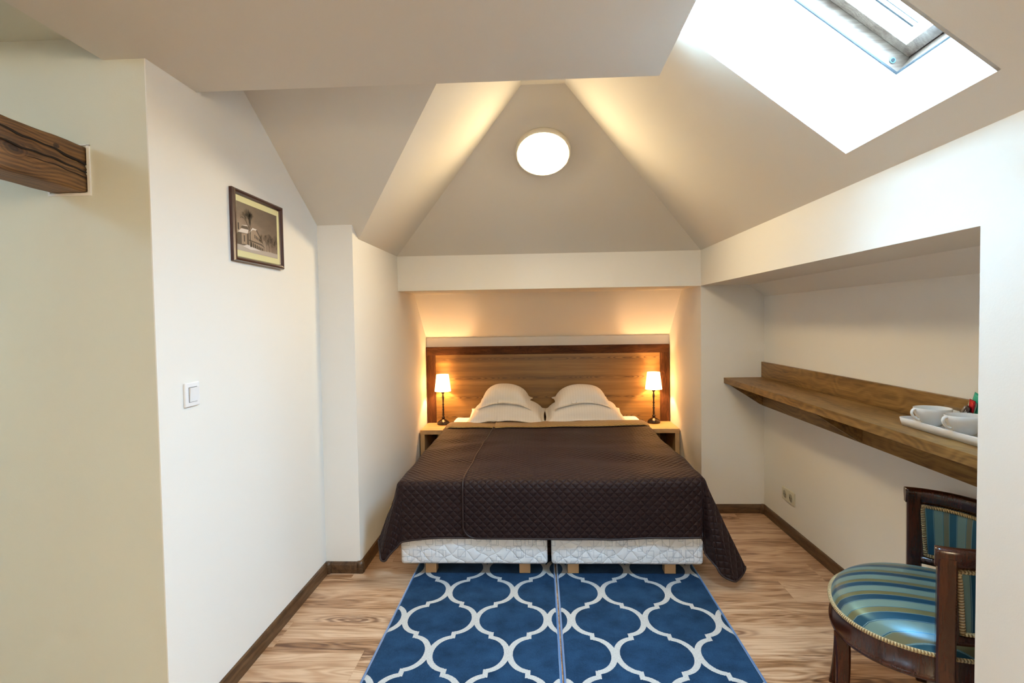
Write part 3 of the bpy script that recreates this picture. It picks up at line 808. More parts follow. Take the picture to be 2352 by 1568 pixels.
# ---------- white duvets under the coverlets, seen at the head
def duvet(x0, x1, label):
    root = None
    bm = bmesh.new(); uvl = bm.loops.layers.uv.new('UVMap'); y0, y1 = 4.3, 5.19
    def f(sg):
        def g(u, v):
            x = x0+(x1-x0)*u; y = y0+(y1-y0)*v
            e = min(min(u, 1-u)*(x1-x0), min(v, 1-v)*(y1-y0)); k = min(1, e/.045); r = sqrt(max(0, 1-(1-k)**2))
            top = .026+.028*min(1, max(0, (y-4.9)/.12))
            z = .502+(top*r if sg else 0)+ (.006*mnoise.noise(Vector((x*7, y*7, 1)))*k if sg else 0)
            return (x, y, z)
        return g
    add_grid(bm, 50, 50, f(1), uvl, lambda u, v: (u*(x1-x0), v)); add_grid(bm, 50, 50, f(0))
    bmesh.ops.remove_doubles(bm, verts=bm.verts, dist=.0006)
    o = finish(bm, 'duvet', M['linen'], None, smooth=True)
    tag(o, label, 'duvet', 'white duvets on the twin beds')
duvet(-.775, .02, 'white duvet edge beside the left bedside lamp, under the coverlet')
duvet(.057, .872, 'white duvet edge beside the right bedside lamp, under the coverlet')

# ---------- pillows
def pillow(loc, w, d, t, droop, rx, rz, label, seed, flange=.035, name='pillow'):
    bm = bmesh.new(); uvl = bm.loops.layers.uv.new('UVMap'); n = 56
    W, D = w/2, d/2
    def sh(sg):
        def f(u, v):
            a, b_ = 2*u-1, 2*v-1
            x, y = a*W, b_*D
            # pinch sides slightly between the corners
            x *= 1-.06*(1-b_*b_)*abs(a)**4; y *= 1-.07*(1-a*a)*abs(b_)**4
            ea = max(0, 1-(abs(a)*W/(W-flange))**2.6) if abs(a)*W < W-flange else 0
            eb = max(0, 1-(abs(b_)*D/(D-flange))**2.6) if abs(b_)*D < D-flange else 0
            th = t*(ea*eb)**.45 if ea > 0 and eb > 0 else 0
            z = sg*th*(.18 if sg < 0 else .68)+sg*.0012
            edge = max(abs(a), abs(b_))
            z += .010*mnoise.noise(Vector((x*11+seed, y*11, .3)))*max(0, edge-.6)*2.2
            z += .006*mnoise.noise(Vector((x*6+seed, y*6, 2)))*(1 if sg > 0 else 0)
            z -= droop*(abs(a)**2.2)+droop*.45*abs(b_)**2.5
            return (x, y, z)
        return f
    add_grid(bm, n, n, sh(1), uvl, lambda u, v: (u*w, v*d)); add_grid(bm, n, n, sh(-1), uvl, lambda u, v: (u*w, v*d))
    # close the flange edge
    bmesh.ops.remove_doubles(bm, verts=bm.verts, dist=.0001)
    be = [e for e in bm.edges if len(e.link_faces) == 1]
    try: bmesh.ops.bridge_loops(bm, edges=be)
    except Exception: pass
    o = finish(bm, name, M['linen'], None, smooth=True)
    o.location = loc; o.rotation_euler = (rx, 0, rz)
    return tag(o, label, 'pillow', 'white pillows at the head of the bed')
pillow((-.290, 4.985, .636), .68, .45, .150, .036, R(9), R(-1.5), 'large white pillow beneath a smaller one, nearer the left lamp', 1)
pillow((.372, 4.985, .636), .69, .45, .150, .036, R(9), R(1.5), 'large white pillow beneath a smaller one, nearer the right lamp', 5)
pillow((-.305, 5.01, .768), .46, .36, .145, .050, R(8), R(-3), 'small white pillow resting on top of the left large pillow', 9, .03)
pillow((.355, 5.01, .765), .49, .36, .135, .048, R(8), R(3), 'small white pillow resting on top of the right large pillow', 14, .03)

# ---------- headboard
def headboard():
    root = empty('headboard', ((XL+XR)/2, YH, .3), 0, 'wide oak panel headboard with dark smoked frame on the niche wall', 'headboard')
    off = Vector(root.location)
    x0, x1, z0, z1, w, y0, y1 = XL+.003, XR-.006, .12, 1.19, .083, YH-.034, YH-.001
    def put(o): o.location = -off; return o
    put(box('top_frame_rail', (x0, y0, z1-.074), (x1, y1, z1), M['frame_x'], root, .0015))
    put(box('side_frame_rail', (x0, y0, z0), (x0+w, y1, z1-.0745), M['frame_z'], root, .0015))
    put(box('side_frame_rail', (x1-w, y0, z0), (x1, y1, z1-.0745), M['frame_z'], root, .0015))
    put(box('panel', (x0+w+.0008, y0+.006, z0), (x1-w-.0008, y1, z1-.075), M['headpanel'], root, .001))
# headboard laminate with a cathedral figure line
def head_mat():
    b = NB('oak_cathedral'); o = b.obj(); x, y, z = b.sep(o)[0:3]
    z4 = b.math('FRACT', b.math('ADD', b.math('DIVIDE', z, .175), .36))
    row = b.math('FLOOR', b.math('ADD', b.math('DIVIDE', z, .175), .36))
    c = b.math('SUBTRACT', z4, .5)
    xs = b.math('ADD', b.math('MULTIPLY', x, 1.0), b.math('MULTIPLY', row, 3.7))
    wn = b.noise(b.comb(b.math('MULTIPLY', xs, 1.2), b.math('MULTIPLY', z, 2), 0), 1.5, 3)
    q = b.math('ADD', b.math('MULTIPLY', b.math('SINE', b.math('MULTIPLY', xs, 4.5)), .55), b.math('MULTIPLY', wn, 2.4))
    ph = b.math('ADD', b.math('MULTIPLY', q, 18), b.math('MULTIPLY', b.math('MULTIPLY', c, c), 420))
    ring = b.math('POWER', b.math('ABSOLUTE', b.math('SINE', ph)), 6)
    near = b.math('SUBTRACT', 1, b.math('MULTIPLY', b.math('ABSOLUTE', c), 6.5), clamp=True)
    fine = b.noise(b.comb(b.math('MULTIPLY', x, 5), b.math('MULTIPLY', z, 210), 0), 1, 4, .6)
    band = b.noise(b.comb(b.math('MULTIPLY', x, .5), b.math('MULTIPLY', z, 13), 0), 1.4, 4, .55)
    f = b.math('ADD', b.math('ADD', b.math('MULTIPLY', band, .75), b.math('MULTIPLY', fine, .30)), b.math('MULTIPLY', b.math('MULTIPLY', ring, near), -.30))
    col = b.ramp(f, [(.30, (.115, .055, .013)), (.52, (.225, .118, .030)), (.75, (.36, .20, .062))])
    b.bsdf(Base_Color=col, Roughness=.42, Normal=b.bump(f, .12, .001)); return b.m
M['headpanel'] = head_mat()
headboard()

# ---------- bedside tables
def nightstand(x0, x1, label):
    root = empty('bedside_table', ((x0+x1)/2, 5.0, 0), 0, label, 'bedside table', 'oak bedside tables')
    off = Vector(root.location)
    def put(o): o.location = -off; return o
    y0, y1, t, zt = 4.858, 5.220, .037, .498
    put(box('tabletop', (x0, y0, zt-t), (x1, y1, zt), M['ns_x'], root, .0015))
    put(box('side_panel', (x0, y0+.001, 0), (x0+t, y1, zt-t-.0005), M['ns_z'], root, .0015))
    put(box('side_panel', (x1-t, y0+.001, 0), (x1, y1, zt-t-.0005), M['ns_z'], root, .0015))
    put(box('shelf', (x0+t, y0+.02, .12), (x1-t, y1, .145), M['ns_x'], root, .001))
nightstand(XL+.010, -.835, 'light oak bedside table wedged between the bed and the left niche wall')
nightstand(.925, XR-.006, 'light oak bedside table wedged between the bed and the right niche wall')

# ---------- bedside lamps
def bedside_lamp(x, y, label):
    root = empty('bedside_lamp', (x, y, .498), 0, label, 'lamp', 'dark bronze bedside lamps')
    lathe('base', [(0, .0005), (.054, .0005), (.056, .006), (.054, .016), (.050, .018), (.052, .021), (.046, .028), (.030, .040), (.016, .048), (.011, .052), (0, .052)], (0, 0, 0), M['bronze'], root)
    st = [(0, .05), (.011, .052), (.015, .060), (.014, .068), (.008, .074), (.007, .078), (.0105, .084), (.009, .100), (.0075, .120), (.0095, .133), (.010, .140), (.006, .146),
          (.0065, .150), (.0105, .157), (.0065, .164), (.006, .170), (.010, .178), (.0095, .184), (.006, .190), (.007, .205), (.0095, .235), (.010, .250), (.007, .262), (.006, .275), (.014, .282), (.015, .296), (.013, .304), (0, .306)]
    lathe('stem', st, (0, 0, 0), M['bronze'], root, 28)
    bm = bmesh.new(); uvl = bm.loops.layers.uv.new('UVMap')
    add_lathe(bm, [(.072, .300), (.0725, .302), (.055, .448), (.0545, .450), (.0535, .450), (.071, .300), (.072, .300)], (0, 0, 0), 64, uvl)
    sh = finish(bm, 'lamp_shade', M['shade'], root); sh['label'] = 'small white pleated shade, lit'
    lathe('bulb', [(0, .305), (.010, .306), (.012, .320), (.018, .345), (.019, .358), (.014, .372), (0, .378)], (0, 0, 0), M['glass'], root, 20)
    sg = 1 if x < 0 else -1
    tube('cord', [(sg*.052, .0, .006), (sg*.075, .015, .012), (sg*.095, .04, .022), (sg*.105, .07, .012)], .0022, M['black'], root, seg=8)
    ld = bpy.data.lights.new('bedside_bulb_light', 'POINT'); ld.energy = 8.5; ld.color = (1, .56, .24); ld.shadow_soft_size = .012
    lo = bpy.data.objects.new('bulb_light', ld); COL.objects.link(lo); lo.parent = root; lo.location = (0, 0, .362)
M['bulb'] = emis('lit_bulb', (1, .62, .3), 12)
bedside_lamp(-.872, 5.135, 'lit bedside lamp with white shade standing on the left bedside table')
bedside_lamp(1.000, 5.135, 'lit bedside lamp with white shade standing on the right bedside table')

# ---------- round ceiling lamp on the back slope
def ceiling_lamp():
    n = Vector((0, -sE, -1)).normalized()
    root = empty('ceiling_lamp', Vector((.037, 3.495, ZB+sE*(YB-3.495)))+n*.0005, 0, 'round white lit ceiling lamp on the sloping ceiling over the bed', 'lamp')
    root.rotation_mode = 'QUATERNION'; root.rotation_quaternion = Vector((0, 0, 1)).rotation_difference(n)
    lathe('housing', [(0, 0), (.163, 0), (.165, .004), (.165, .026), (.160, .034), (.153, .035), (.150, .030), (0, .028)], (0, 0, 0), M['rim'], root, 72)
    lathe('diffuser', [(.150, .0305), (.149, .036), (.13, .043), (.09, .049), (.045, .052), (0, .053)], (0, 0, 0), M['lamp_glass'], root, 72)
ceiling_lamp()

# ---------- picture
def picture():
    root = empty('picture_frame', (XB, 2.5, 1.83), 0, 'framed sepia photograph of a snowy villa and bare tree on the left wall', 'picture')
    off = Vector(root.location); f = .022
    y0, y1, z0, z1 = 2.280, 2.728, 1.680, 1.976
    bm = bmesh.new()
    # mitred moulding: profile (inward, out of wall)
    prof = [(0, .001), (0, .014), (.004, .021), (.010, .023), (.016, .019), (.021, .012), (.023, .008), (.023, .001)]
    rings = []
    for (cy, cz, dy, dz) in ((y0, z0, 1, 1), (y1, z0, -1, 1), (y1, z1, -1, -1), (y0, z1, 1, -1)):
        rings.append([bm.verts.new((XB+h, cy+dy*i, cz+dz*i)) for i, h in prof])
    for a in range(4):
        b_ = (a+1) % 4
        for k in range(len(prof)):
            k2 = (k+1) % len(prof); bm.faces.new((rings[a][k], rings[b_][k], rings[b_][k2], rings[a][k2]))
    o = finish(bm, 'frame', M['pframe'], root); o.location = -off
    xm = XB+.008
    o = box('mat', (XB+.002, y0+.020, z0+.020), (xm, y1-.020, z1-.020), M['mat'], root); o.location = -off
    # the print: sepia photograph, flat layers of ink
    py0, py1, pz0, pz1 = 2.318, 2.682, 1.728, 1.928
    W, H = py1-py0, pz1-pz0
    mats = [simple('sepia_%s' % k, c, .55) for k, c in (('a', (.125, .085, .060)), ('b', (.30, .215, .155)), ('c', (.030, .019, .013)), ('d', (.62, .56, .52)), ('e', (.075, .050, .034)), ('f', (.42, .36, .31)))]
    b = NB('sepia_sky'); o_ = b.obj(); x, y, z = b.sep(o_)[0:3]
    t = b.math('DIVIDE', b.math('SUBTRACT', z, pz0), H); s = b.math('DIVIDE', b.math('SUBTRACT', y, py0), W)
    k = b.math('ADD', b.math('ADD', b.math('MULTIPLY', t, -.75), b.math('MULTIPLY', s, -.35)), b.math('MULTIPLY', b.noise(b.mapn(o_, (1, 12, 30)), 1.2, 4), .35))
    b.bsdf(Base_Color=b.ramp(b.math('ADD', k, .85), [(.0, (.075, .048, .035)), (.35, (.13, .088, .062)), (.8, (.34, .245, .18))]), Roughness=.5); mats[0] = b.m
    bm = bmesh.new()
    def P(s, t, d=0): return (xm+.0008+d, py0+s*W, pz0+t*H)
    def poly(pts, mi, d):
        f_ = bm.faces.new([bm.verts.new(P(s, t, d)) for s, t in pts]); f_.material_index = mi
    poly([(0, 0), (1, 0), (1, 1), (0, 1)], 0, 0)
    poly([(0, 0), (1, 0), (1, .10), (.6, .12), (.35, .13), (0, .14)], 5, .0001)
    poly([(0, .12), (.0, .34), (.06, .40), (.27, .40), (.27, .12)], 4, .0002)                # near wing
    poly([(.10, .14), (.10, .36), (.22, .38), (.22, .15)], 1, .0003)
    poly([(.15, .20), (.15, .33), (.175, .33), (.175, .20)], 2, .0004)
    poly([(.02, .37), (.10, .46), (.26, .47), (.24, .385)], 3, .0004)                        # snowy roof
    poly([(.27, .12), (.27, .42), (.38, .53), (.47, .50), (.56, .36), (.62, .22), (.78, .11), (.6, .10)], 1, .0003)
    poly([(.27, .42), (.36, .54), (.46, .53), (.44, .505), (.36, .50), (.29, .42)], 3, .0005)
    poly([(.44, .505), (.46, .53), (.56, .37), (.54, .35)], 4, .0005)
    poly([(.27, .24), (.27, .27), (.58, .24), (.66, .17), (.56, .21)], 4, .0005)
    for i in range(5): poly([(.40+.035*i, .33-.012*i), (.40+.035*i, .41-.02*i), (.42+.035*i, .405-.02*i), (.42+.035*i, .325-.012*i)], 2, .0005)
    for i in range(7): poly([(.31+.045*i, .12-.003*i), (.31+.045*i, .22-.013*i), (.325+.045*i, .235-.013*i), (.338+.045*i, .22-.013*i), (.338+.045*i, .12-.003*i)], 2, .0005)
    poly([(.02, .42), (.02, .56), (.05, .56), (.05, .42)], 2, .0004); poly([(.29, .47), (.29, .58), (.325, .58), (.325, .48)], 1, .0004)
    poly([(.08, .47), (.12, .52), (.24, .53), (.27, .47)], 4, .0003); poly([(.10, .53), (.22, .555), (.26, .55), (.20, .535)], 3, .0004)
    poly([(.12, .10), (.22, .15), (.34, .14), (.55, .08), (.30, .06)], 3, .0005)
    rnd = random.Random(3)
    def branch(s, t, ang, ln, w, dep, mi, d):
        s2, t2 = s+cos(ang)*ln*H/W, t+sin(ang)*ln
        if not (.005 < s2 < .995 and t2 < .97): return
        nx, nz = -sin(ang)*w*H/W, cos(ang)*w
        poly([(s-nx, t-nz), (s2-nx*.7, t2-nz*.7), (s2+nx*.7, t2+nz*.7), (s+nx, t+nz)], mi, d)
        if dep == 0: return
        for k_ in range(3 if dep > 2 else 2):
            branch(s2, t2, ang+rnd.uniform(-.62, .62), ln*rnd.uniform(.62, .86), max(.0011, w*.60), dep-1, mi, d)
    branch(.30, .12, pi/2+.02, .26, .017, 0, 2, .0007); branch(.30, .37, pi/2+.25, .14, .010, 6, 2, .0007); branch(.30, .37, pi/2-.2, .15, .008, 6, 2, .0007)
    for s, h_ in ((.63, .085), (.70, .10), (.77, .075), (.85, .10), (.90, .11), (.96, .08)): branch(s, .10, pi/2+rnd.uniform(-.1, .1), h_+.02, .007, 5, 4 if s < .8 else 2, .0006)
    pr = finish(bm, 'photograph', mats, root, recalc=False); pr.location = -off; pr['label'] = 'sepia print of a villa in snow'
picture()

# ---------- light switch
def light_switch():
    root = empty('light_switch', (XB, 1.98, 1.178), 0, 'white square rocker light switch on the left wall below the picture', 'light switch')
    off = Vector(root.location)
    for nm, a, b_, m_ in (('plate', (XB, 1.939, 1.136), (XB+.009, 2.023, 1.220), 'plastic'), ('rocker_gap', (XB+.0091, 1.957, 1.151), (XB+.0096, 2.006, 1.204), 'gap')):
        o = box(nm, a, b_, M[m_], root, .0025 if nm == 'plate' else 0); o.location = -off
    o = prism('rocker', [(XB+.0097, 1.9585, 1.1525), (XB+.0115, 1.9585, 1.1525), (XB+.0155, 1.9585, 1.2025), (XB+.0097, 1.9585, 1.2025)], (0, .046, 0), M['plastic'], root); o.location = -off
light_switch()
# ---------- double socket
def socket():
    root = empty('wall_socket', (XW, 3.81, .249), 0, 'cream double power socket low on the right recess wall', 'socket')
    off = Vector(root.location)
    o = box('plate', (XW-.009, 3.720, .208), (XW, 3.905, .290), M['plastic_cream'], root, .0025); o.location = -off
    for yc in (3.768, 3.857):
        bm = bmesh.new(); add_lathe(bm, [(.030, 0), (.030, .0025), (.027, .0025), (.0245, -.006), (.0245, -.0085), (0, -.0085)], (0, 0, 0), 32)
        so = finish(bm, 'outlet', M['plastic_cream'], root); so.rotation_euler = (0, -pi/2, 0); so.location = Vector((XW-.0092, yc, .249))-off
        bm = bmesh.new()
        add_lathe(bm, [(0, 0), (.0245, 0), (.0245, .0006), (0, .0006)], (0, 0, 0), 28)
        in_ = finish(bm, 'well', M['well'], so); in_.location = (0, 0, .0006)
        bm = bmesh.new()
        for dy in (-.0095, .0095): add_lathe(bm, [(0, .0005), (.0028, .0005), (.0028, .0012), (0, .0012)], (0, dy, 0), 12)
        pn = finish(bm, 'pin_hole', M['gap'], so); pn.location = (0, 0, .0012)
M['well'] = simple('socket_well', (.35, .32, .24), .5)
socket()

# ---------- wall desk
def desk():
    root = empty('wall_desk', (XW, 2.9, .8), 0, 'long brown oak wall desk on triangular brackets in the right recess', 'desk')
    off = Vector(root.location)
    def put(o): o.location = -off; return o
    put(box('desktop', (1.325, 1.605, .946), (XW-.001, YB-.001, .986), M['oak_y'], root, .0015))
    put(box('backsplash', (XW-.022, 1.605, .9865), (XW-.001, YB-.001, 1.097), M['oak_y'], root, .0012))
    put(box('apron', (XW-.020, 1.605, .784), (XW-.001, YB-.001, .9455), M['desk_under'], root, .0012))
    for yy in (4.205, 2.925, 1.66):
        put(prism('bracket', [(1.345, yy, .9455), (XW-.021, yy, .9455), (XW-.021, yy, .792), (XW-.035, yy, .792)], (0, .022, 0), M['desk_under'], root))
desk()

# ---------- tray with cups
TZ = .9865
def tray():
    bm = bmesh.new(); x0, x1, y0, y1 = 1.408, 1.588, 1.86, 2.350
    def outline(ins, n=8, r=.03):
        pts = []
        for cx, cy, a0 in ((x1-r, y1-r, 0), (x0+r, y1-r, 90), (x0+r, y0+r, 180), (x1-r, y0+r, 270)):
            for k in range(n+1):
                a = R(a0+90*k/n); pts.append((cx+(r-ins)*cos(a), cy+(r-ins)*sin(a)))
        return pts
    prof = [(.012, 0), (.009, .0), (.003, .016), (0, .030), (.001, .0315), (.004, .0315), (.0045, .030), (.006, .026), (.008, .0215), (.014, .0195)]
    rings = [[bm.verts.new((x, y, TZ+.0005+z)) for x, y in outline(i)] for i, z in prof]
    m = len(rings[0])
    for a in range(len(rings)-1):
        for k in range(m):
            f = bm.faces.new((rings[a][k], rings[a][(k+1) % m], rings[a+1][(k+1) % m], rings[a+1][k])); f.smooth = True
    bm.faces.new(rings[0]); bm.faces.new(rings[-1][::-1])
    o = finish(bm, 'tray', M['tray']); tag(o, 'white serving tray with raised rim on the wall desk', 'tray')
tray()
def cup(x, y, label):
    root = empty('teacup', (x, y, TZ+.0203), 0, label, 'cup', 'white cups on the tray')
    lathe('bowl', [(0, .002), (.022, .002), (.024, 0), (.027, 0), (.030, .003), (.039, .016), (.051, .032), (.0580, .044), (.0605, .054), (.0612, .064), (.0602, .0655), (.0585, .064), (.0575, .054), (.054, .043), (.047, .030), (.036, .016), (.026, .008), (0, .007)], (0, 0, 0), M['porcelain'], root, 56)
    d = Vector((-1, .03, 0)).normalized(); K = [(.050, .0560), (.0575, .0590), (.066, .0595), (.0720, .0545), (.0735, .0450), (.068, .0335), (.058, .0240), (.046, .0205), (.036, .0200)]
    path = []
    for i in range(1, len(K)-2):
        for k in range(6):
            t = k/6; q = []
            for a_ in (0, 1):
                p0, p1, p2, p3 = K[i-1][a_], K[i][a_], K[i+1][a_], K[i+2][a_]
                q.append(.5*(2*p1+(p2-p0)*t+(2*p0-5*p1+4*p2-p3)*t*t+(3*p1-p0-3*p2+p3)*t**3))
            path.append(d*q[0]+Vector((0, 0, q[1])))
    side = Vector((-d.y, d.x, 0))
    tube('handle', path, .0048, M['porcelain'], root, seg=12, up=tuple(side), flat=1.3)
cup(1.456, 2.210, 'white porcelain cup farther from the wall edge, at the left end of the tray')
cup(1.454, 2.040, 'white porcelain cup nearer the camera, partly cut off by the wall edge')
def holder():
    root = empty('clear_holder', (1.56, 2.2, TZ), 0, 'clear plastic holder behind the cups on the tray', 'holder')
    off = Vector(root.location)
    x0, x1, y0, y1, z0, z1, t = 1.540, 1.575, 2.11, 2.322, TZ+.0206, 1.066, .0022
    bm = bmesh.new()
    add_box(bm, (x0, y0, z0), (x1, y1, z0+t)); add_box(bm, (x0, y0, z0+t), (x0+t, y1, z1)); add_box(bm, (x1-t, y0, z0+t), (x1, y1, z1))
    for yy in (y0, 2.205, 2.247, y1-t): add_box(bm, (x0+t, yy, z0+t), (x1-t, yy+t, z1))
    o = finish(bm, 'box', M['glass'], root); o.location = -off
holder()
def sachet(name, c, w, h, th, tilt, mat, label, cat, txt=None, tm=None, yaw=0, tsize=.02, sh=0):
    """small flat packet standing in the holder, facing the room (-x)"""
    root = empty(name, c, 0, label, cat); root.rotation_euler = (tilt, 0, yaw)
    bm = bmesh.new(); n = 10
    def f(sg):
        def g(u, v):
            a, b_ = 2*u-1, 2*v-1; k = max(0, 1-a**4)*max(0, 1-b_**4)
            return (sg*(th/2*k**.5+.0002), a*w/2, v*h)
        return g
    add_grid(bm, n, n, f(-1)); add_grid(bm, n, n, f(1)); bmesh.ops.remove_doubles(bm, verts=bm.verts, dist=.0005)
    finish(bm, 'packet', mat, root, smooth=True)
    if txt:
        mt = Matrix.Translation((-th/2-.0008, 0, h*.55)) @ Matrix.Rotation(-pi/2, 4, 'Z') @ Matrix.Rotation(pi/2, 4, 'X') @ Matrix.Rotation(pi/2 if w < h*.5 else 0, 4, 'Z')
        text_mesh('lettering', txt, tsize, tm, root, mt, sh)
SX, SZ = 1.558, TZ+.0232
sachet('tea_sachet', (SX+.010, 2.180, SZ), .05, .128, .004, R(22), M['green'], 'green paper tea sachet standing tallest behind the red sweet', 'sachet')
sachet('tea_sachet', (SX+.003, 2.192, SZ), .040, .103, .003, R(24), M['mint'], 'pale mint tea sachet leaning in the clear holder', 'sachet', 'S', M['ink_g'], 0, .018)
sachet('sweet', (SX-.003, 2.158, SZ+.052), .030, .048, .005, R(12), M['red'], 'shiny red foil wrapped sweet among the sachets', 'sweet')
sachet('coffee_sachet', (SX-.010, 2.212, SZ), .024, .092, .004, R(38), M['coffee'], 'dark brown coffee stick sachet with white lettering', 'sachet', 'Nesc', M['ink_w'], 0, .022, .3)
sachet('coffee_sachet', (SX-.004, 2.230, SZ), .022, .086, .004, R(38), M['kraft'], 'taupe stick sachet leaning left of the dark brown one', 'sachet')
sachet('sugar_packet', (SX-.008, 2.222, SZ), .038, .050, .004, R(0), M['paper'], 'small white sugar packet between the two cups', 'packet')

# ---------- gondola chair
def chair():
    ang = math.atan2(.425, -.905)
    root = empty('armchair', (1.302, 2.0, 0), ang, 'dark mahogany chair with curved back and blue striped satin seat beneath the desk', 'chair')
    aF, aB, b0 = .284, .245, .312
    def el(t, grow=0.0, sc_=1.0):          # t 0 = front, ccw
        c, s = cos(t), sin(t); e = 2/2.25
        cc = math.copysign(abs(c)**e, c); ss = math.copysign(abs(s)**e, s)
        return Vector((((aF if c > 0 else aB)+grow)*cc, (b0+grow)*ss, 0))
    N = 96
    # seat rail
    prof = [(-.030, .352), (.000, .352), (.004, .347), (.006, .341), (.004, .335), (.000, .332), (-.002, .326), (-.030, .326)]
    prof = [(-.030, .412), (-.002, .412), (.000, .406), (.000, .352), (.005, .349), (.007, .342), (.005, .335), (-.001, .332), (-.030, .332)]
    bm = bmesh.new(); rings = [[bm.verts.new(el(2*pi*k/N, g)+Vector((0, 0, z))) for k in range(N)] for g, z in prof]
    for a in range(len(rings)):
        r1, r2 = rings[a], rings[(a+1) % len(rings)]
        for k in range(N):
            f = bm.faces.new((r1[k], r1[(k+1) % N], r2[(k+1) % N], r2[k])); f.smooth = True
    finish(bm, 'seat_rail', M['mahog'], root)
    # seat cushion
    bm = bmesh.new(); uvl = bm.loops.layers.uv.new('UVMap'); NR = 22; V = []
    for i in range(NR+1):
        q = i/NR
        z = .413+.085*(1-q**3.0)**.55 if q < 1 else .413
        V.append([bm.verts.new(el(2*pi*k/N, .001)*(q if q > 0 else .0001)+Vector((0, 0, z))) for k in range(N)])
    for i in range(NR):
        for k in range(N):
            f = bm.faces.new((V[i][k], V[i+1][k], V[i+1][(k+1) % N], V[i][(k+1) % N])); f.smooth = True
            for lp in f.loops:
                rim = max(0, lp.vert.co.xy.length/.3-.75)
                lp[uvl].uv = (lp.vert.co.y*(1+.0*rim), lp.vert.co.x)
    bmesh.ops.remove_doubles(bm, verts=bm.verts, dist=.0003)
    finish(bm, 'seat', M['stripe'], root)['label'] = 'blue, teal and olive striped satin seat'
    g = tube('seat_trim', [el(2*pi*k/160, .0035)+Vector((0, 0, .417)) for k in range(160)], .0070, M['gimp'], root, closed=True, seg=8, flat=.9); g['label'] = 'woven gold braid round the seat'
    # front legs: tapered, slightly sabred
    for sy in (1, -1):
        p = Vector((.252, sy*.148, 0)); path, rad = [], []
        for i in range(14):
            t = i/13; z = .34*(1-t)
            fwd = .018*t**2.2-.006*sin(pi*t)
            path.append(p+Vector((fwd*1.0, sy*fwd*.5, z+.0))); rad.append(.024-.008*t)
        bm = bmesh.new()
        rings = []
        for c, r in zip(path, rad):
            rings.append([bm.verts.new(c+Vector((dx*r, dy*r, 0))) for dx, dy in ((1, .75), (.75, 1), (-.75, 1), (-1, .75), (-1, -.75), (-.75, -1), (.75, -1), (1, -.75))])
        for i in range(len(rings)-1):
            for k in range(8): bm.faces.new((rings[i][k], rings[i][(k+1) % 8], rings[i+1][(k+1) % 8], rings[i+1][k]))
        bm.faces.new(rings[0]); bm.faces.new(rings[-1][::-1]); finish(bm, 'leg', M['mahog'], root)
    # back posts running down into legs
    for sy in (1, -1):
        bm = bmesh.new(); rings = []
        for i in range(26):
            t = i/25; z = .718*t
            lean = .012*((z-.4)/.32)**2 if z > .4 else .030*((.4-z)/.4)**2
            wx = .024 if z > .33 else .018+.006*z/.33; wy = .016+.002*(z > .33)
            c = Vector((-.004, sy*(b0+.004+ (lean if z > .4 else 0)), z)) + Vector((-lean*.9 if z < .4 else 0, 0, 0))
            rings.append([bm.verts.new(c+Vector((dx*wx, dy*wy, 0))) for dx, dy in ((1, .7), (.8, 1), (-.8, 1), (-1, .7), (-1, -.7), (-.8, -1), (.8, -1), (1, -.7))])
        for i in range(25):
            for k in range(8): bm.faces.new((rings[i][k], rings[i][(k+1) % 8], rings[i+1][(k+1) % 8], rings[i+1][k]))
        bm.faces.new(rings[0]); bm.faces.new(rings[-1][::-1]); finish(bm, 'back_leg', M['mahog'], root)
    # curved back: s from -90 (far post) to 90 (near post)
    def bk(s, z, o=0.0):
        k = (z-.42)/.32; a = .236+.032*k+o; b_ = b0+.002+.014*max(0, k)**2+o
        return Vector((-a*cos(s), b_*sin(s), z))
    def rail(name, zc, hz, hy, s0, s1, prof=None, n=70):
        bm = bmesh.new(); rings = []
        pr = prof or [(-hy, -hz), (hy, -hz), (hy, hz), (-hy, hz)]
        for i in range(n+1):
            s = s0+(s1-s0)*i/n
            rings.append([bm.verts.new(bk(s, zc, 0)+Vector((-cos(s), sin(s), 0)).normalized()*o+Vector((0, 0, z))) for o, z in pr])
        for i in range(n):
            for k in range(len(pr)):
                k2 = (k+1) % len(pr); f = bm.faces.new((rings[i][k], rings[i][k2], rings[i+1][k2], rings[i+1][k])); f.smooth = True
        bm.faces.new(rings[0]); bm.faces.new(rings[-1][::-1]); 
        bmesh.ops.recalc_face_normals(bm, faces=bm.faces)
        return finish(bm, name, M['mahog'], root)
    rail('top_rail', .728, 0, 0, R(-95.5), R(95.5), [(-.013, -.036), (.013, -.036), (.014, -.022), (.018, -.012), (.021, .002), (.020, .012), (.014, .018), (.004, .020), (-.006, .019), (-.015, .012), (-.018, .002), (-.016, -.012), (-.013, -.022)])
    rail('lower_rail', .476, .013, .012, R(-86), R(86))
    # upholstered panel
    bm = bmesh.new(); uvl = bm.loops.layers.uv.new('UVMap')
    z0, z1 = .489, .692
    def pan(sg):
        def f(u, v):
            sm = R(82)+R(3.5)*v; s = -sm+2*sm*u; z = z0+(z1-z0)*v
            pu = max(0, 1-abs(2*u-1)**14); pv = max(0, 1-abs(2*v-1)**4)
            return bk(s, z, sg*(.003+.015*(pu*pv)**.5))
        return f
    for sg in (1, -1): add_grid(bm, 110, 20, pan(sg), uvl, lambda u, v: (u*.92, v*.24))
    finish(bm, 'back_panel', M['stripe'], root)['label'] = 'vertically striped blue and olive upholstered back'
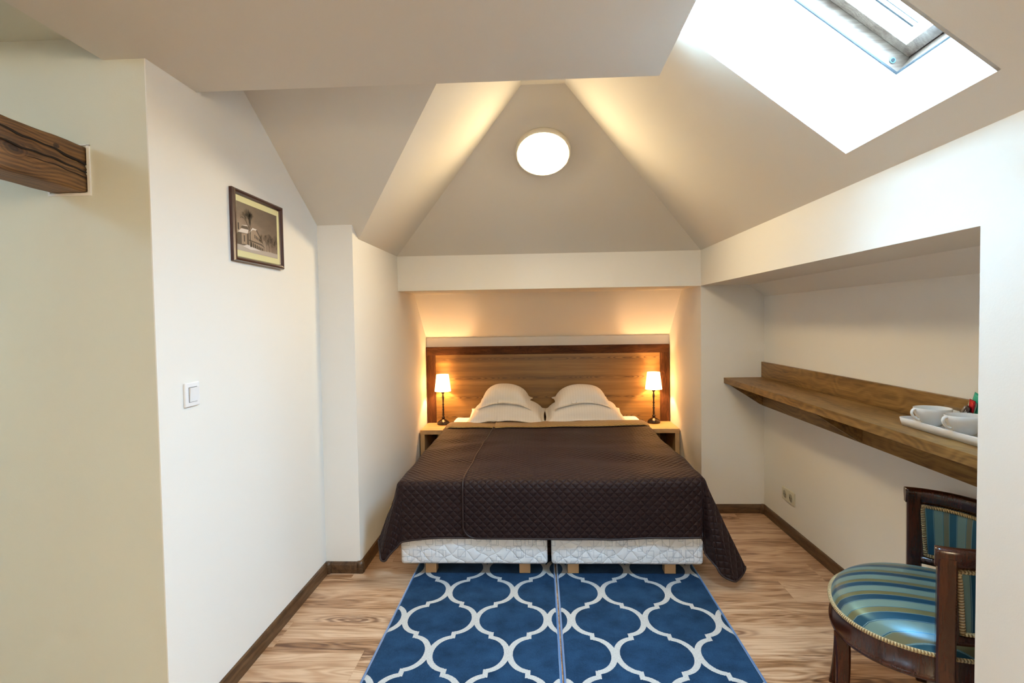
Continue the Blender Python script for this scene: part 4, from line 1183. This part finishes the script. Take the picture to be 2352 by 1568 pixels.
    for sg in (1, -1):
        path = []
        def E(u, v): return pan(0)(u, v)+ (pan(sg)(u, v)-pan(0)(u, v))*1.0 + (bk(0, .6, sg*.004)-bk(0, .6, 0)).length*Vector((0, 0, 0))
        for i in range(120): path.append(pan(sg*1.0)(.012+.976*i/120, .045))
        for i in range(24): path.append(pan(sg*1.0)(.988, .045+.91*i/24))
        for i in range(120): path.append(pan(sg*1.0)(.988-.976*i/120, .955))
        for i in range(24): path.append(pan(sg*1.0)(.012, .955-.91*i/24))
        t_ = tube('back_trim', path, .0085, M['gimp'], root, closed=True, seg=8, flat=.8); t_['label'] = 'woven gold braid round the back panel'
    # side cheeks between panel and posts
    for sy in (1, -1):
        bm = bmesh.new()
        P = []
        for i in range(9):
            v = i/8; z = z0-.002+(z1-z0+.004)*v; sm = R(82)+R(3.5)*v
            a = bk(sy*sm, z, -.012); b2 = bk(sy*sm, z, .012); c = bk(sy*R(89), z, .012); d = bk(sy*R(89), z, -.012)
            P.append([bm.verts.new(q) for q in (a, b2, c, d)])
        for i in range(8):
            for k in range(4): bm.faces.new((P[i][k], P[i][(k+1) % 4], P[i+1][(k+1) % 4], P[i+1][k]))
        bm.faces.new(P[0]); bm.faces.new(P[-1][::-1]); finish(bm, 'back_stile', M['mahog'], root)
chair()

# ------------------------------------------------------------------ light
w = bpy.data.worlds.new('sky'); sc.world = w; w.use_nodes = True
bg = w.node_tree.nodes['Background']; bg.inputs[0].default_value = (.45, .73, 1, 1); bg.inputs[1].default_value = 60.0
def area(name, loc, direction, sx, sy, e, col, spread=pi):
    l = bpy.data.lights.new(name, 'AREA'); l.shape = 'RECTANGLE'; l.size = sx; l.size_y = sy; l.energy = e; l.color = col; l.spread = spread
    o = bpy.data.objects.new(name, l); COL.objects.link(o); o.location = loc
    o.rotation_euler = Vector(direction).to_track_quat('-Z', 'Y').to_euler(); return o
c = WB+uF*(WL/2)+Vector((0, (1.412+2.057)/2, 0))+nF*.16
a = area('sky_portal_window_1', WB+uF*(WL/2)+Vector((0, (1.412+2.057)/2, 0))+nF*.13, -nF, .66, .82, 1, (1, 1, 1))
a.rotation_euler = Matrix((Vector((0, 1, 0)), uF, nF)).transposed().to_euler()
b_ = area('sky_portal_window_2', ((WX0+WX1)/2, YMIN-.11, (WZ0+WZ1)/2), (0, 1, 0), .39, .41, 1, (1, 1, 1))
rl = bpy.data.lights.new('rear_fill_light', 'POINT'); rl.energy = 50; rl.color = (1, .82, .56); rl.shadow_soft_size = .15  # added warm fill light behind the camera, no fixture there
ro = bpy.data.objects.new('rear_fill_light', rl); COL.objects.link(ro); ro.location = (.60, -1.2, 2.05)
for q in (a, b_): q.data.cycles.is_portal = True

# ------------------------------------------------------------------ camera
cam = bpy.data.cameras.new('camera'); co = bpy.data.objects.new('camera', cam); COL.objects.link(co); sc.camera = co
yaw, pit, rol = R(2.7179), R(-2.0630), R(-.90234)
Rz = Matrix.Rotation(yaw, 3, 'Z'); Rx = Matrix.Rotation(pit, 3, 'X'); RR = Rz @ Rx
right, fwd, up = RR.col[0].copy(), RR.col[1].copy(), RR.col[2].copy()
r2 = right*cos(rol)+up*sin(rol); u2 = up*cos(rol)-right*sin(rol)
m = Matrix((r2, u2, -fwd)).transposed().to_4x4(); m.translation = (0, 0, 1.42); co.matrix_world = m
cam.sensor_width = 36; cam.lens = 1328.27*36/2352; cam.clip_start = .02; cam.clip_end = 100
vs = sc.view_settings; vs.view_transform = 'Standard'; vs.look = 'None'; vs.gamma = 1; vs.exposure = 0.55; vs.use_curve_mapping = False
